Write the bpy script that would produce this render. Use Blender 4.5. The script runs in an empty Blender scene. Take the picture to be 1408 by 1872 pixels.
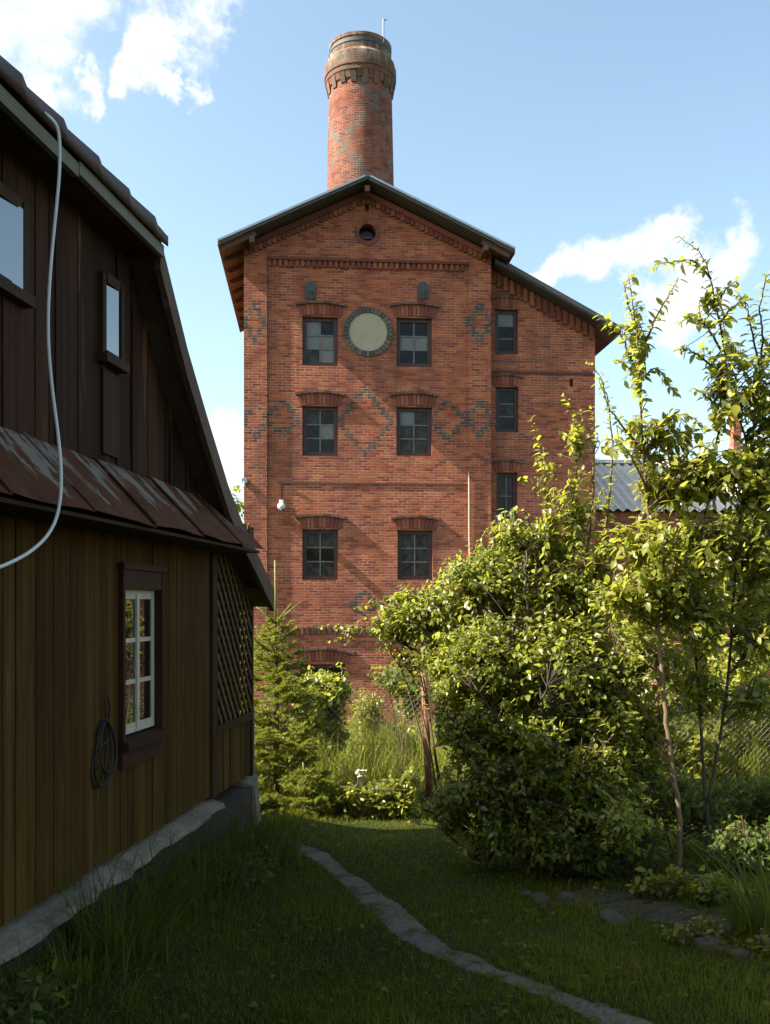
import bpy, bmesh, math
import numpy as np
from mathutils import Vector, Matrix

# ------------------------------------------------------------------ camera, world, sun
SC = bpy.context.scene
F, HX, HY, EYE = 1750.0, 704.0, 1105.0, 1.75       # focal length and horizon in photo pixels, eye height
cam = bpy.data.objects.new('camera', bpy.data.cameras.new('camera'))
SC.collection.objects.link(cam)
cam.location = (0, 0, EYE)
cam.rotation_euler = (math.radians(90), 0, 0)
cam.data.sensor_fit = 'VERTICAL'
cam.data.sensor_height = 36
cam.data.lens = 36 * F / 1872
cam.data.shift_y = (HY - 936) / 1872
cam.data.clip_start = 0.05
cam.data.clip_end = 3000
SC.camera = cam

SUN = Vector((-0.985, -0.165, 0.87)).normalized()   # towards the sun
sl = bpy.data.lights.new('sun', 'SUN')
sl.energy = 5.0
sl.angle = math.radians(0.53)
sl.color = (1.0, 0.93, 0.80)
so = bpy.data.objects.new('sun', sl)
SC.collection.objects.link(so)
so.rotation_euler = (-SUN).to_track_quat('-Z', 'Y').to_euler()
SC.view_settings.view_transform = 'Standard'
SC.view_settings.look = 'None'
SC.view_settings.gamma = 1
SC.view_settings.use_curve_mapping = False
SC.view_settings.exposure = 1.75
SC.cycles.max_bounces = 8
SC.cycles.transparent_max_bounces = 8

W = bpy.data.worlds.new('World')
SC.world = W
W.use_nodes = True


class NT:
    """small helper to write node trees as expressions"""
    def __init__(s, tree):
        s.t = tree
        s.n = tree.nodes
        s.l = tree.links

    def new(s, kind, **kw):
        n = s.n.new(kind)
        for k, v in kw.items():
            setattr(n, k, v)
        return n

    def put(s, sock, v):
        if v is None:
            return
        if isinstance(v, bpy.types.NodeSocket):
            s.l.new(v, sock)
        else:
            sock.default_value = v

    def m(s, op, a, b=None, c=None, clamp=False):
        n = s.new('ShaderNodeMath', operation=op, use_clamp=clamp)
        s.put(n.inputs[0], a); s.put(n.inputs[1], b); s.put(n.inputs[2], c)
        return n.outputs[0]

    def v(s, op, a, b=None, scale=None):
        n = s.new('ShaderNodeVectorMath', operation=op)
        s.put(n.inputs[0], a); s.put(n.inputs[1], b)
        if scale is not None:
            s.put(n.inputs['Scale'], scale)
        return n.outputs['Value'] if op in ('DISTANCE', 'LENGTH', 'DOT_PRODUCT') else n.outputs[0]

    def sep(s, a):
        n = s.new('ShaderNodeSeparateXYZ'); s.put(n.inputs[0], a)
        return n.outputs[0], n.outputs[1], n.outputs[2]

    def comb(s, x=0.0, y=0.0, z=0.0):
        n = s.new('ShaderNodeCombineXYZ')
        s.put(n.inputs[0], x); s.put(n.inputs[1], y); s.put(n.inputs[2], z)
        return n.outputs[0]

    def noise(s, vec, scale=5.0, detail=4.0, rough=0.55, col=False):
        n = s.new('ShaderNodeTexNoise')
        s.put(n.inputs['Vector'], vec); s.put(n.inputs['Scale'], scale)
        s.put(n.inputs['Detail'], detail); s.put(n.inputs['Roughness'], rough)
        return n.outputs['Color'] if col else n.outputs['Fac']

    def white(s, vec):
        n = s.new('ShaderNodeTexWhiteNoise', noise_dimensions='3D')
        s.put(n.inputs['Vector'], vec)
        return n.outputs['Value']

    def mr(s, v, a, b, c=0.0, d=1.0, smooth=False):
        n = s.new('ShaderNodeMapRange', clamp=True)
        if smooth:
            n.interpolation_type = 'SMOOTHSTEP'
        s.put(n.inputs[0], v); s.put(n.inputs[1], a); s.put(n.inputs[2], b); s.put(n.inputs[3], c); s.put(n.inputs[4], d)
        return n.outputs[0]

    def ramp(s, v, stops):
        n = s.new('ShaderNodeValToRGB')
        e = n.color_ramp.elements
        while len(e) < len(stops):
            e.new(0.5)
        for el, (p, c) in zip(e, stops):
            el.position = p
            el.color = (*c, 1)
        s.put(n.inputs[0], v)
        return n.outputs[0]

    def mix(s, f, a, b, mode='MIX'):
        n = s.new('ShaderNodeMix', data_type='RGBA', blend_type=mode)
        s.put(n.inputs[0], f)
        for k, x in ((6, a), (7, b)):
            if not isinstance(x, bpy.types.NodeSocket) and len(x) == 3:
                x = (*x, 1)
            s.put(n.inputs[k], x)
        return n.outputs[2]

    def bump(s, h, strength=0.5, dist=0.02):
        n = s.new('ShaderNodeBump')
        s.put(n.inputs['Strength'], strength); s.put(n.inputs['Distance'], dist); s.put(n.inputs['Height'], h)
        return n.outputs[0]


def build_world():
    k = NT(W.node_tree)
    k.n.clear()
    sky = k.new('ShaderNodeTexSky', sky_type='NISHITA')
    sky.sun_disc = False
    sky.sun_elevation = math.asin(SUN.z)
    sky.sun_rotation = math.atan2(SUN.x, SUN.y)
    sky.air_density = 1.0
    sky.dust_density = 2.0
    sky.ozone_density = 1.0
    d = k.new('ShaderNodeTexCoord').outputs['Generated']
    w1 = k.v('SUBTRACT', k.noise(d, 7.0, 6.0, 0.6, col=True), (0.5, 0.5, 0.5))
    dw = k.v('ADD', d, k.v('SCALE', w1, scale=0.2))
    # cumulus: each a heap of round puffs in the sky dome, (photo x, photo y, radius) turned into directions
    puffs = [(20, 40, 105), (100, 20, 95), (60, 110, 75), (150, 140, 34), (-80, 60, 120),
             (300, 20, 75), (345, -20, 80), (285, 80, 60), (250, 135, 46), (310, 150, 28), (400, 0, 40),
             (1050, 480, 52), (1110, 470, 55), (1180, 445, 52), (1240, 510, 62), (1320, 490, 58), (1270, 560, 62), (1000, 490, 26),
             (410, 800, 70), (400, 880, 80), (1130, 850, 55), (1180, 880, 60), (1200, 600, 34), (1330, 560, 40), (1420, 900, 90),
             (1600, 300, 110), (1720, 350, 140), (-400, 500, 200), (-700, 200, 220)]
    tot = None
    for px, py, r in puffs:
        c = Vector(((px - HX) / F, 1, (HY - py) / F)).normalized()
        dist = k.v('DISTANCE', dw, tuple(c))
        rr = r / F
        b = k.mr(dist, rr * 1.32, rr * 0.16, 0.0, 1.0, True)
        tot = b if tot is None else k.m('MAXIMUM', tot, b)
    fine = k.noise(d, 22.0, 8.0, 0.68)
    dens = k.m('ADD', tot, k.m('MULTIPLY', k.m('SUBTRACT', fine, 0.5), 1.5))
    dens = k.m('MULTIPLY', dens, k.mr(tot, 0.0, 0.12))
    dens = k.mr(dens, 0.12, 0.98, 0.0, 1.0, True)
    bg = k.new('ShaderNodeBackground')
    lp = k.mix(1.0, sky.outputs[0], (1.08, 1.09, 0.95), 'MULTIPLY')
    k.put(bg.inputs[0], lp)
    bg.inputs[1].default_value = 0.095
    cl = k.new('ShaderNodeBackground')
    shade = k.noise(d, 14.0, 3.0, 0.5)
    k.put(cl.inputs[0], k.mix(k.mr(shade, 0.35, 0.65), (0.80, 0.86, 0.96), (1.0, 1.0, 1.0)))
    cl.inputs[1].default_value = 0.37
    mx = k.new('ShaderNodeMixShader')
    k.put(mx.inputs[0], dens)
    k.l.new(bg.outputs[0], mx.inputs[1])
    k.l.new(cl.outputs[0], mx.inputs[2])
    out = k.new('ShaderNodeOutputWorld')
    k.l.new(mx.outputs[0], out.inputs[0])


build_world()

# ------------------------------------------------------------------ scene helpers


def tag(o, label=None, cat=None, group=None, kind=None):
    if label: o['label'] = label
    if cat: o['category'] = cat
    if group: o['group'] = group
    if kind: o['kind'] = kind
    return o


def empty(name, loc, rz=0.0):
    o = bpy.data.objects.new(name, None)
    o.empty_display_size = 0.2
    o.location = loc
    o.rotation_euler = (0, 0, rz)
    SC.collection.objects.link(o)
    return o


def link_mesh(name, me, mat, parent=None, smooth=False):
    mats = mat if isinstance(mat, (list, tuple)) else [mat]
    for m_ in mats:
        me.materials.append(m_)
    if smooth:
        me.polygons.foreach_set('use_smooth', np.ones(len(me.polygons), dtype=bool))
    o = bpy.data.objects.new(name, me)
    SC.collection.objects.link(o)
    if parent:
        o.parent = parent
    return o


class MB:
    def __init__(s):
        s.v, s.f, s.mi = [], [], []

    def add(s, vs, fs, mi=0):
        b = len(s.v)
        s.v += [tuple(x) for x in vs]
        s.f += [tuple(i + b for i in f) for f in fs]
        s.mi += [mi] * len(fs)
        return s

    def box(s, x0, x1, y0, y1, z0, z1, mi=0):
        return s.add([(x0, y0, z0), (x1, y0, z0), (x1, y1, z0), (x0, y1, z0), (x0, y0, z1), (x1, y0, z1), (x1, y1, z1), (x0, y1, z1)],
                     [(0, 3, 2, 1), (4, 5, 6, 7), (0, 1, 5, 4), (1, 2, 6, 5), (2, 3, 7, 6), (3, 0, 4, 7)], mi)

    def hexa(s, p, mi=0):
        """eight corners: bottom four, top four"""
        return s.add(p, [(0, 3, 2, 1), (4, 5, 6, 7), (0, 1, 5, 4), (1, 2, 6, 5), (2, 3, 7, 6), (3, 0, 4, 7)], mi)

    def prism(s, poly, fn, a, b, mi=0):
        """polygon in 2D, fn(p, t) -> 3D, extruded from t=a to t=b"""
        n = len(poly)
        vs = [fn(p, a) for p in poly] + [fn(p, b) for p in poly]
        fs = [tuple(range(n))[::-1], tuple(range(n, 2 * n))] + [(i, (i + 1) % n, n + (i + 1) % n, n + i) for i in range(n)]
        return s.add(vs, fs, mi)

    def bar(s, a, b, w, h, up=(0, 0, 1), mi=0):
        a, b = Vector(a), Vector(b)
        d = (b - a).normalized()
        sd = d.cross(Vector(up))
        if sd.length < 1e-4:
            sd = d.cross(Vector((0, 1, 0)))
        sd.normalize()
        u = sd.cross(d)
        sd, u = sd * w / 2, u * h / 2
        return s.hexa([a - sd - u, a + sd - u, b + sd - u, b - sd - u, a - sd + u, a + sd + u, b + sd + u, b - sd + u], mi)

    def tube(s, pts, r, n=8, cap=True, mi=0):
        pts = [Vector(p) for p in pts]
        rr = r if isinstance(r, (list, tuple, np.ndarray)) else [r] * len(pts)
        d0 = (pts[1] - pts[0]).normalized()
        u = d0.orthogonal().normalized()
        vs = []
        for i, p in enumerate(pts):
            d = (pts[min(i + 1, len(pts) - 1)] - pts[max(i - 1, 0)]).normalized()
            u = (u - d * u.dot(d))
            u = u.normalized() if u.length > 1e-6 else d.orthogonal().normalized()
            w = d.cross(u)
            for k in range(n):
                t = 2 * math.pi * k / n
                vs.append(p + (u * math.cos(t) + w * math.sin(t)) * rr[i])
        fs = []
        for i in range(len(pts) - 1):
            for k in range(n):
                fs.append((i * n + k, i * n + (k + 1) % n, (i + 1) * n + (k + 1) % n, (i + 1) * n + k))
        if cap:
            fs.append(tuple(range(n))[::-1])
            fs.append(tuple(range((len(pts) - 1) * n, len(pts) * n)))
        return s.add(vs, fs, mi)

    def lathe(s, prof, n=48, c=(0, 0, 0), mi=0):
        vs, fs = [], []
        for r, z in prof:
            for k in range(n):
                t = 2 * math.pi * k / n
                vs.append((c[0] + r * math.cos(t), c[1] + r * math.sin(t), c[2] + z))
        for i in range(len(prof) - 1):
            for k in range(n):
                fs.append((i * n + k, i * n + (k + 1) % n, (i + 1) * n + (k + 1) % n, (i + 1) * n + k))
        return s.add(vs, fs, mi)

    def build(s, name, mat, parent=None, smooth=False):
        me = bpy.data.meshes.new(name)
        me.from_pydata(s.v, [], s.f)
        if any(s.mi):
            me.polygons.foreach_set('material_index', np.array(s.mi, dtype=np.int32))
        me.validate()
        me.update()
        return link_mesh(name, me, mat, parent, smooth)


def np_mesh(name, V, faces, mat, parent=None, attr=None, smooth=False):
    """V (n,3); faces: list of int arrays (m,k)"""
    me = bpy.data.meshes.new(name)
    me.vertices.add(len(V))
    me.vertices.foreach_set('co', np.ascontiguousarray(V, dtype=np.float32).ravel())
    loops = np.concatenate([f.ravel() for f in faces]).astype(np.int32)
    tot = np.concatenate([np.full(len(f), f.shape[1]) for f in faces]).astype(np.int32)
    st = np.concatenate([[0], np.cumsum(tot)[:-1]]).astype(np.int32)
    me.loops.add(len(loops))
    me.loops.foreach_set('vertex_index', loops)
    me.polygons.add(len(tot))
    me.polygons.foreach_set('loop_start', st)
    me.polygons.foreach_set('loop_total', tot)
    me.update(calc_edges=True)
    if attr is not None:
        a = me.attributes.new('rnd', 'FLOAT', 'POINT')
        a.data.foreach_set('value', np.ascontiguousarray(attr, dtype=np.float32))
    return link_mesh(name, me, mat, parent, smooth)


def boolean_cut(o, cutters):
    tmp = []
    for mb in cutters:
        c = mb.build('cutter', bpy.data.materials.get('brick_plain') or bpy.data.materials[0])
        bm = bmesh.new(); bm.from_mesh(c.data)
        bmesh.ops.recalc_face_normals(bm, faces=bm.faces); bm.to_mesh(c.data); bm.free()
        md = o.modifiers.new('cut', 'BOOLEAN')
        md.operation = 'DIFFERENCE'; md.solver = 'EXACT'; md.object = c
        tmp.append(c)
    par = o.parent
    o.parent = None
    bpy.context.view_layer.update()
    dg = bpy.context.evaluated_depsgraph_get()
    me = bpy.data.meshes.new_from_object(o.evaluated_get(dg))
    o.modifiers.clear()
    o.data = me
    o.parent = par
    for c in tmp:
        bpy.data.objects.remove(c)


def recalc(o):
    bm = bmesh.new(); bm.from_mesh(o.data)
    bmesh.ops.recalc_face_normals(bm, faces=bm.faces)
    bm.to_mesh(o.data); bm.free()
    return o


def at(px, py, Z):
    """photo pixel at depth Z -> world point"""
    return Vector(((px - HX) / F * Z, Z, EYE - (py - HY) / F * Z))


def smooth01(t):
    t = np.clip(t, 0, 1)
    return t * t * (3 - 2 * t)


def ground_z(x, y):
    x = np.asarray(x, float); y = np.asarray(y, float)
    z = -0.058 * np.clip(y - 3.5, 0, 6.0) - 1.25 * smooth01((y - 9.8) / 12.0)
    z = z + 0.10 * smooth01((x - 0.8) / 2.2) * smooth01((7.6 - y) / 2.5) * smooth01((y - 2) / 2)
    hx = (x + 2.24) * 0.9906 - y * 0.1364          # distance in front of the timber house wall
    z = z + 0.17 * np.exp(-np.clip(hx - 0.05, 0, 9) ** 2 / 0.30) * (hx > -0.6) * smooth01((9.5 - y) / 1.2)
    near = smooth01((40 - np.hypot(x, y)) / 20)
    return z + near * (0.012 * np.sin(x * 2.1 + y * 1.3) + 0.010 * np.sin(x * 4.7 - y * 3.1 + 1))


def on_ground(px, py):
    Z = 5.0
    for _ in range(40):
        g = float(ground_z((px - HX) / F * Z, Z))
        Z = 0.5 * Z + 0.5 * F * (EYE - g) / (py - HY)
    return Vector(((px - HX) / F * Z, Z, float(ground_z((px - HX) / F * Z, Z))))


# ------------------------------------------------------------------ materials


def mat_new(name):
    m_ = bpy.data.materials.new(name)
    m_.use_nodes = True
    k = NT(m_.node_tree)
    b = next(n for n in k.n if n.type == 'BSDF_PRINCIPLED')
    return m_, k, b


def obj_coord(k):
    return k.new('ShaderNodeTexCoord').outputs['Object']


def simple(name, col, rough=0.7, var=0.25, scale=6.0, metal=0.0, bump=0.2, stretch=(1, 1, 1), spec=0.5, bdist=0.01):
    m_, k, b = mat_new(name)
    c = k.v('MULTIPLY', obj_coord(k), stretch)
    n = k.noise(c, scale, 6.0, 0.6)
    n2 = k.noise(c, scale * 7, 4.0, 0.6)
    t = k.m('ADD', k.m('MULTIPLY', n, 0.65), k.m('MULTIPLY', n2, 0.35))
    lo = tuple(x * (1 - var) for x in col); hi = tuple(min(1, x * (1 + var)) for x in col)
    k.put(b.inputs['Base Color'], k.ramp(t, [(0.32, lo), (0.68, hi)]))
    b.inputs['Roughness'].default_value = rough
    b.inputs['Metallic'].default_value = metal
    b.inputs['Specular IOR Level'].default_value = spec
    if bump:
        k.put(b.inputs['Normal'], k.bump(n2, bump, bdist))
    return m_


BRICK_H, BRICK_L = 0.073, 0.245


def brick(name, diamonds=(), radius=None, tint=1.0, stain=None, mortar=(0.43, 0.31, 0.23)):
    """hand-made bricks: every brick gets its own colour; dark glazed headers make lozenges (cx, cz, half width, half height)"""
    m_, k, b = mat_new(name)
    oc = obj_coord(k)
    x, y, z = k.sep(oc)
    u = k.m('ADD', x, y)
    if radius:
        u = k.m('MULTIPLY', k.m('ARCTAN2', y, x), radius)
    wob = k.m('MULTIPLY', k.m('SUBTRACT', k.noise(oc, 3.0, 2.0), 0.5), 0.02)
    zz = k.m('DIVIDE', k.m('ADD', z, wob), BRICK_H)
    row = k.m('FLOOR', zz)
    par = k.m('MULTIPLY', k.m('FLOORED_MODULO', row, 2.0), 0.5)
    rj = k.white(k.comb(row, 3.3, 0.0))
    uu = k.m('ADD', k.m('DIVIDE', u, BRICK_L), k.m('ADD', par, k.m('MULTIPLY', rj, 0.12)))
    # every other brick of a course may be a header pair
    colx = k.m('FLOOR', uu)
    fz = k.m('FRACT', zz)
    fu = k.m('FRACT', uu)
    ez = k.m('MINIMUM', fz, k.m('SUBTRACT', 1.0, fz))
    eu = k.m('MULTIPLY', k.m('MINIMUM', fu, k.m('SUBTRACT', 1.0, fu)), BRICK_L / BRICK_H)
    jit = k.m('MULTIPLY', k.m('SUBTRACT', k.noise(oc, 28.0, 3.0), 0.5), 0.09)
    e = k.m('ADD', k.m('MINIMUM', ez, eu), jit)
    mort = k.mr(e, 0.05, 0.12, 1.0, 0.0)
    r1 = k.white(k.comb(row, colx, 1.0))
    r2 = k.white(k.comb(colx, row, 7.0))
    big = k.noise(oc, 0.55, 4.0, 0.55)
    rr = k.m('ADD', k.m('MULTIPLY', r1, 0.72), k.m('MULTIPLY', big, 0.36))
    T = lambda c: tuple(v * tint for v in c)
    bc = k.ramp(rr, [(0.05, T((0.095, 0.028, 0.027))), (0.25, T((0.205, 0.050, 0.035))), (0.49, T((0.310, 0.080, 0.040))),
                     (0.80, T((0.375, 0.106, 0.046))), (1.0, T((0.44, 0.160, 0.08)))])
    fine = k.noise(oc, 45.0, 4.0, 0.6)
    bc = k.mix(k.mr(fine, 0.45, 0.8, 0.0, 0.5), bc, T((0.20, 0.075, 0.05)))
    if diamonds:
        colh = k.m('MULTIPLY', k.m('FLOOR', k.m('MULTIPLY', uu, 2.0)), 0.5)
        uc = k.m('MULTIPLY', k.m('SUBTRACT', k.m('ADD', colh, 0.25), k.m('ADD', par, k.m('MULTIPLY', rj, 0.12))), BRICK_L)
        zc = k.m('MULTIPLY', k.m('ADD', row, 0.5), BRICK_H)
        tot = None
        for cx, cz, hw, hh, th in diamonds:
            q = k.m('ADD', k.m('DIVIDE', k.m('ABSOLUTE', k.m('SUBTRACT', uc, cx)), hw), k.m('DIVIDE', k.m('ABSOLUTE', k.m('SUBTRACT', zc, cz)), hh))
            g = k.m('COMPARE', q, 1.0, th)
            tot = g if tot is None else k.m('MAXIMUM', tot, g)
        tot = k.m('MULTIPLY', tot, k.m('GREATER_THAN', r2, 0.05))
        bc = k.mix(k.m('MULTIPLY', tot, 0.92), bc, k.mix(r1, (0.034, 0.040, 0.036), (0.085, 0.090, 0.078)))
    if radius:
        # lattice of dark headers round the stack
        lat = None
        for sg in (1, -1):
            ph = k.m('FRACT', k.m('ADD', k.m('MULTIPLY', k.m('MULTIPLY', k.m('ADD', colx, 0.5), BRICK_L), 1 / 2.8), k.m('MULTIPLY', k.m('MULTIPLY', row, BRICK_H), sg / 3.4)))
            g = k.m('COMPARE', ph, 0.5, 0.075)
            lat = g if lat is None else k.m('MAXIMUM', lat, g)
        lat = k.m('MULTIPLY', lat, k.m('GREATER_THAN', r2, 0.25))
        bc = k.mix(k.m('MULTIPLY', lat, 0.85), bc, (0.115, 0.10, 0.085))
    mn = k.noise(oc, 1.3, 5.0, 0.65)
    mc = k.mix(k.mr(mn, 0.36, 0.60), tuple(0.26 * v for v in mortar), tuple(1.15 * v for v in mortar))
    col = k.mix(k.m('MULTIPLY', mort, 0.85), bc, mc)
    # soot and damp washing down the wall
    st = k.noise(k.v('MULTIPLY', oc, (1.6, 1.6, 0.35)), 1.0, 5.0, 0.6)
    col = k.mix(k.mr(st, 0.46, 0.74, 0.0, 0.65), col, tuple(v * tint for v in (0.10, 0.052, 0.04)))
    if stain:
        col = stain(k, oc, z, col)
    k.put(b.inputs['Base Color'], col)
    b.inputs['Roughness'].default_value = 0.9
    b.inputs['Specular IOR Level'].default_value = 0.25
    h = k.m('ADD', k.mr(e, 0.04, 0.14), k.m('MULTIPLY', fine, 0.5))
    h = k.m('ADD', h, k.m('MULTIPLY', r2, 0.5))
    k.put(b.inputs['Normal'], k.bump(h, 0.6, 0.012))
    return m_


def island_brick(name, stops, bump=0.5):
    """single bricks modelled as their own pieces"""
    m_, k, b = mat_new(name)
    r = k.new('ShaderNodeNewGeometry').outputs['Random Per Island']
    oc = obj_coord(k)
    c = k.ramp(r, stops)
    n = k.noise(oc, 30.0, 5.0, 0.6)
    c = k.mix(k.mr(n, 0.35, 0.75, 0.0, 0.6), c, tuple(v * 0.55 for v in stops[0][1]))
    k.put(b.inputs['Base Color'], c)
    b.inputs['Roughness'].default_value = 0.9
    k.put(b.inputs['Normal'], k.bump(n, bump, 0.01))
    return m_


def wood(name, dark, mid, light, streak=0.5, rough=0.75, algae=None, axis='z', fade=None, spec=0.3):
    """weathered boards: grain runs along one axis, each board (mesh island) has its own tone"""
    m_, k, b = mat_new(name)
    oc = obj_coord(k)
    r = k.new('ShaderNodeNewGeometry').outputs['Random Per Island']
    st = {'z': (14, 14, 0.7), 'y': (14, 0.7, 14), 'x': (0.7, 14, 14)}[axis]
    c2 = k.v('ADD', k.v('MULTIPLY', oc, st), k.comb(k.m('MULTIPLY', r, 37.0), k.m('MULTIPLY', r, 11.0), 0.0))
    g = k.noise(c2, 1.0, 7.0, 0.65)
    g2 = k.noise(k.v('MULTIPLY', c2, (5, 5, 2) if axis == 'z' else (4, 4, 4)), 1.0, 4.0, 0.6)
    blot = k.noise(oc, 1.4, 5.0, 0.6)
    t = k.m('ADD', k.m('ADD', k.m('MULTIPLY', g, 0.5), k.m('MULTIPLY', r, 0.28)), k.m('MULTIPLY', blot, 0.3))
    col = k.ramp(t, [(0.30, dark), (0.52, mid), (0.80, light)])
    col = k.mix(k.mr(g2, 0.5, 0.75, 0.0, streak), col, tuple(v * 0.45 for v in dark))
    if algae:
        x, y, z = k.sep(oc)
        a = k.m('MULTIPLY', k.mr(k.m('ADD', z, k.m('MULTIPLY', blot, 1.0)), algae[1], algae[2], 1.0, 0.0), k.mr(g, 0.35, 0.6))
        col = k.mix(k.m('MULTIPLY', a, 0.8), col, algae[0])
    if fade:
        p = k.mr(k.noise(k.v('MULTIPLY', c2, (0.5, 0.5, 1.4)), 1.0, 5.0, 0.65), fade[1], fade[1] + 0.08)
        col = k.mix(k.m('MULTIPLY', p, fade[2]), col, fade[0])
    k.put(b.inputs['Base Color'], col)
    b.inputs['Roughness'].default_value = rough
    b.inputs['Specular IOR Level'].default_value = spec
    k.put(b.inputs['Normal'], k.bump(k.m('ADD', g, k.m('MULTIPLY', g2, 0.6)), 0.5, 0.006))
    return m_


TRANS = (0.50, 0.53, 0.05)


def leaf_mat(name, stops, trans=0.5, rough=0.36, spec=0.55):
    m_, k, b = mat_new(name)
    a = k.new('ShaderNodeAttribute', attribute_name='rnd').outputs['Fac']
    oc = obj_coord(k)
    n = k.noise(oc, 5.0, 3.0)
    t = k.m('ADD', k.m('MULTIPLY', a, 0.75), k.m('MULTIPLY', n, 0.4))
    col = k.ramp(t, stops)
    vein = k.noise(oc, 60.0, 2.0)
    col = k.mix(k.mr(vein, 0.3, 0.7, 0.0, 0.25), col, tuple(v * 0.6 for v in stops[0][1]))
    k.put(b.inputs['Base Color'], col)
    b.inputs['Roughness'].default_value = rough
    b.inputs['Specular IOR Level'].default_value = spec
    tr = k.new('ShaderNodeBsdfTranslucent')
    k.put(tr.inputs[0], k.mix(0.72, col, TRANS, 'MIX'))
    mx = k.new('ShaderNodeMixShader')
    mx.inputs[0].default_value = trans
    k.l.new(b.outputs[0], mx.inputs[1])
    k.l.new(tr.outputs[0], mx.inputs[2])
    out = next(n_ for n_ in k.n if n_.type == 'OUTPUT_MATERIAL')
    k.l.new(mx.outputs[0], out.inputs[0])
    return m_


def glass(name, col, rough=0.04, ior=1.6, spec=0.5, dirt=0.2):
    m_, k, b = mat_new(name)
    oc = obj_coord(k)
    n = k.noise(oc, 5.0, 5.0, 0.65)
    k.put(b.inputs['Base Color'], k.mix(k.mr(n, 0.35, 0.7, 0.0, dirt), col, (0.22, 0.22, 0.2)))
    k.put(b.inputs['Roughness'], k.mr(n, 0.3, 0.8, rough, rough + dirt * 0.4))
    b.inputs['IOR'].default_value = ior
    b.inputs['Specular IOR Level'].default_value = spec
    k.put(b.inputs['Normal'], k.bump(k.noise(oc, 2.2, 1.0), 0.25, 0.02))
    return m_


GREEN = [(0.15, (0.062, 0.082, 0.008)), (0.45, (0.128, 0.158, 0.014)), (0.75, (0.205, 0.225, 0.024)), (1.0, (0.29, 0.28, 0.06))]
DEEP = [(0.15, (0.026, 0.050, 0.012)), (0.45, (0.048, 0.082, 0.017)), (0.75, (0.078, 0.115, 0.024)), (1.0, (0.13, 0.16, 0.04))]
YELL = [(0.15, (0.078, 0.094, 0.008)), (0.45, (0.160, 0.176, 0.016)), (0.75, (0.245, 0.245, 0.030)), (1.0, (0.32, 0.29, 0.07))]
M = {}
M['leaf'] = leaf_mat('shrub_leaf', GREEN)
M['leaf_plum'] = leaf_mat('plum_leaf', YELL, trans=0.52)
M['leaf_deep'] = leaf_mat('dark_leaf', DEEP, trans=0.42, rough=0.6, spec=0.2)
M['leaf_rust'] = leaf_mat('turning_leaf', [(0.15, (0.06, 0.075, 0.012)), (0.5, (0.14, 0.13, 0.025)), (0.8, (0.22, 0.15, 0.035)), (1, (0.22, 0.09, 0.04))])
M['needle'] = leaf_mat('spruce_needle', [(0.15, (0.065, 0.085, 0.009)), (0.5, (0.13, 0.155, 0.016)), (0.85, (0.21, 0.22, 0.028)), (1, (0.28, 0.27, 0.05))], trans=0.35, spec=0.3)
M['grass'] = leaf_mat('lawn_blade', [(0.1, (0.034, 0.041, 0.003)), (0.5, (0.062, 0.070, 0.005)), (0.85, (0.115, 0.108, 0.012)), (1, (0.22, 0.17, 0.04))], trans=0.35, rough=0.8, spec=0.1)
M['straw'] = leaf_mat('tall_grass_blade', [(0.1, (0.085, 0.110, 0.010)), (0.45, (0.145, 0.165, 0.018)), (0.8, (0.23, 0.22, 0.045)), (1, (0.32, 0.24, 0.10))], trans=0.4, rough=0.7, spec=0.2)
M['iris'] = leaf_mat('iris_blade', [(0.1, (0.018, 0.034, 0.006)), (0.5, (0.034, 0.056, 0.010)), (0.9, (0.06, 0.080, 0.016)), (1, (0.14, 0.12, 0.045))], trans=0.25, rough=0.7, spec=0.15)
M['shoot'] = simple('green_shoot', (0.17, 0.19, 0.05), 0.7, 0.25, 20)
M['petal'] = simple('white_petal', (0.75, 0.74, 0.66), 0.7, 0.1)
M['bark'] = simple('bark', (0.15, 0.10, 0.05), 0.9, 0.45, 14, bump=0.6, stretch=(2, 2, 0.4))
M['bark_dark'] = simple('dark_bark', (0.055, 0.04, 0.026), 0.9, 0.4, 14, bump=0.6, stretch=(2, 2, 0.4))
M['twig'] = simple('twig_bark', (0.11, 0.075, 0.035), 0.85, 0.3, 10)
M['brick_plain'] = brick('brick_plain')
M['voussoir'] = island_brick('voussoir_brick', [(0.0, (0.13, 0.038, 0.030)), (0.35, (0.21, 0.056, 0.037)), (0.7, (0.27, 0.075, 0.043)), (1.0, (0.34, 0.11, 0.06))])
M['hood'] = island_brick('hood_brick', [(0.0, (0.07, 0.035, 0.03)), (0.5, (0.13, 0.06, 0.045)), (1.0, (0.20, 0.10, 0.07))])
M['dark_brick'] = island_brick('glazed_dark_brick', [(0.0, (0.055, 0.058, 0.05)), (0.5, (0.10, 0.095, 0.08)), (1.0, (0.17, 0.13, 0.10))])
M['corbel_brick'] = island_brick('sooty_corbel_brick', [(0.0, (0.055, 0.036, 0.028)), (0.4, (0.12, 0.065, 0.042)), (0.75, (0.16, 0.105, 0.07)), (1.0, (0.21, 0.075, 0.045))], 0.8)
M['frame_red'] = simple('oxblood_window_paint', (0.050, 0.020, 0.018), 0.6, 0.35, 8)
M['pane_dark'] = glass('black_window_pane', (0.006, 0.006, 0.007), 0.06, 1.45, 0.25, 0.05)
M['pane_grey'] = glass('dusty_window_pane', (0.015, 0.014, 0.014), 0.16, 1.45, 0.18, 0.25)
M['pane_pale'] = glass('blue_grey_window_pane', (0.12, 0.125, 0.125), 0.3, 1.45, 0.4, 0.4)
M['plaster'] = simple('blank_plaster', (0.34, 0.30, 0.215), 0.9, 0.10, 3)
M['tar_roof'] = simple('dark_roofing', (0.060, 0.055, 0.058), 0.55, 0.3, 3, bump=0.3)
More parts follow.
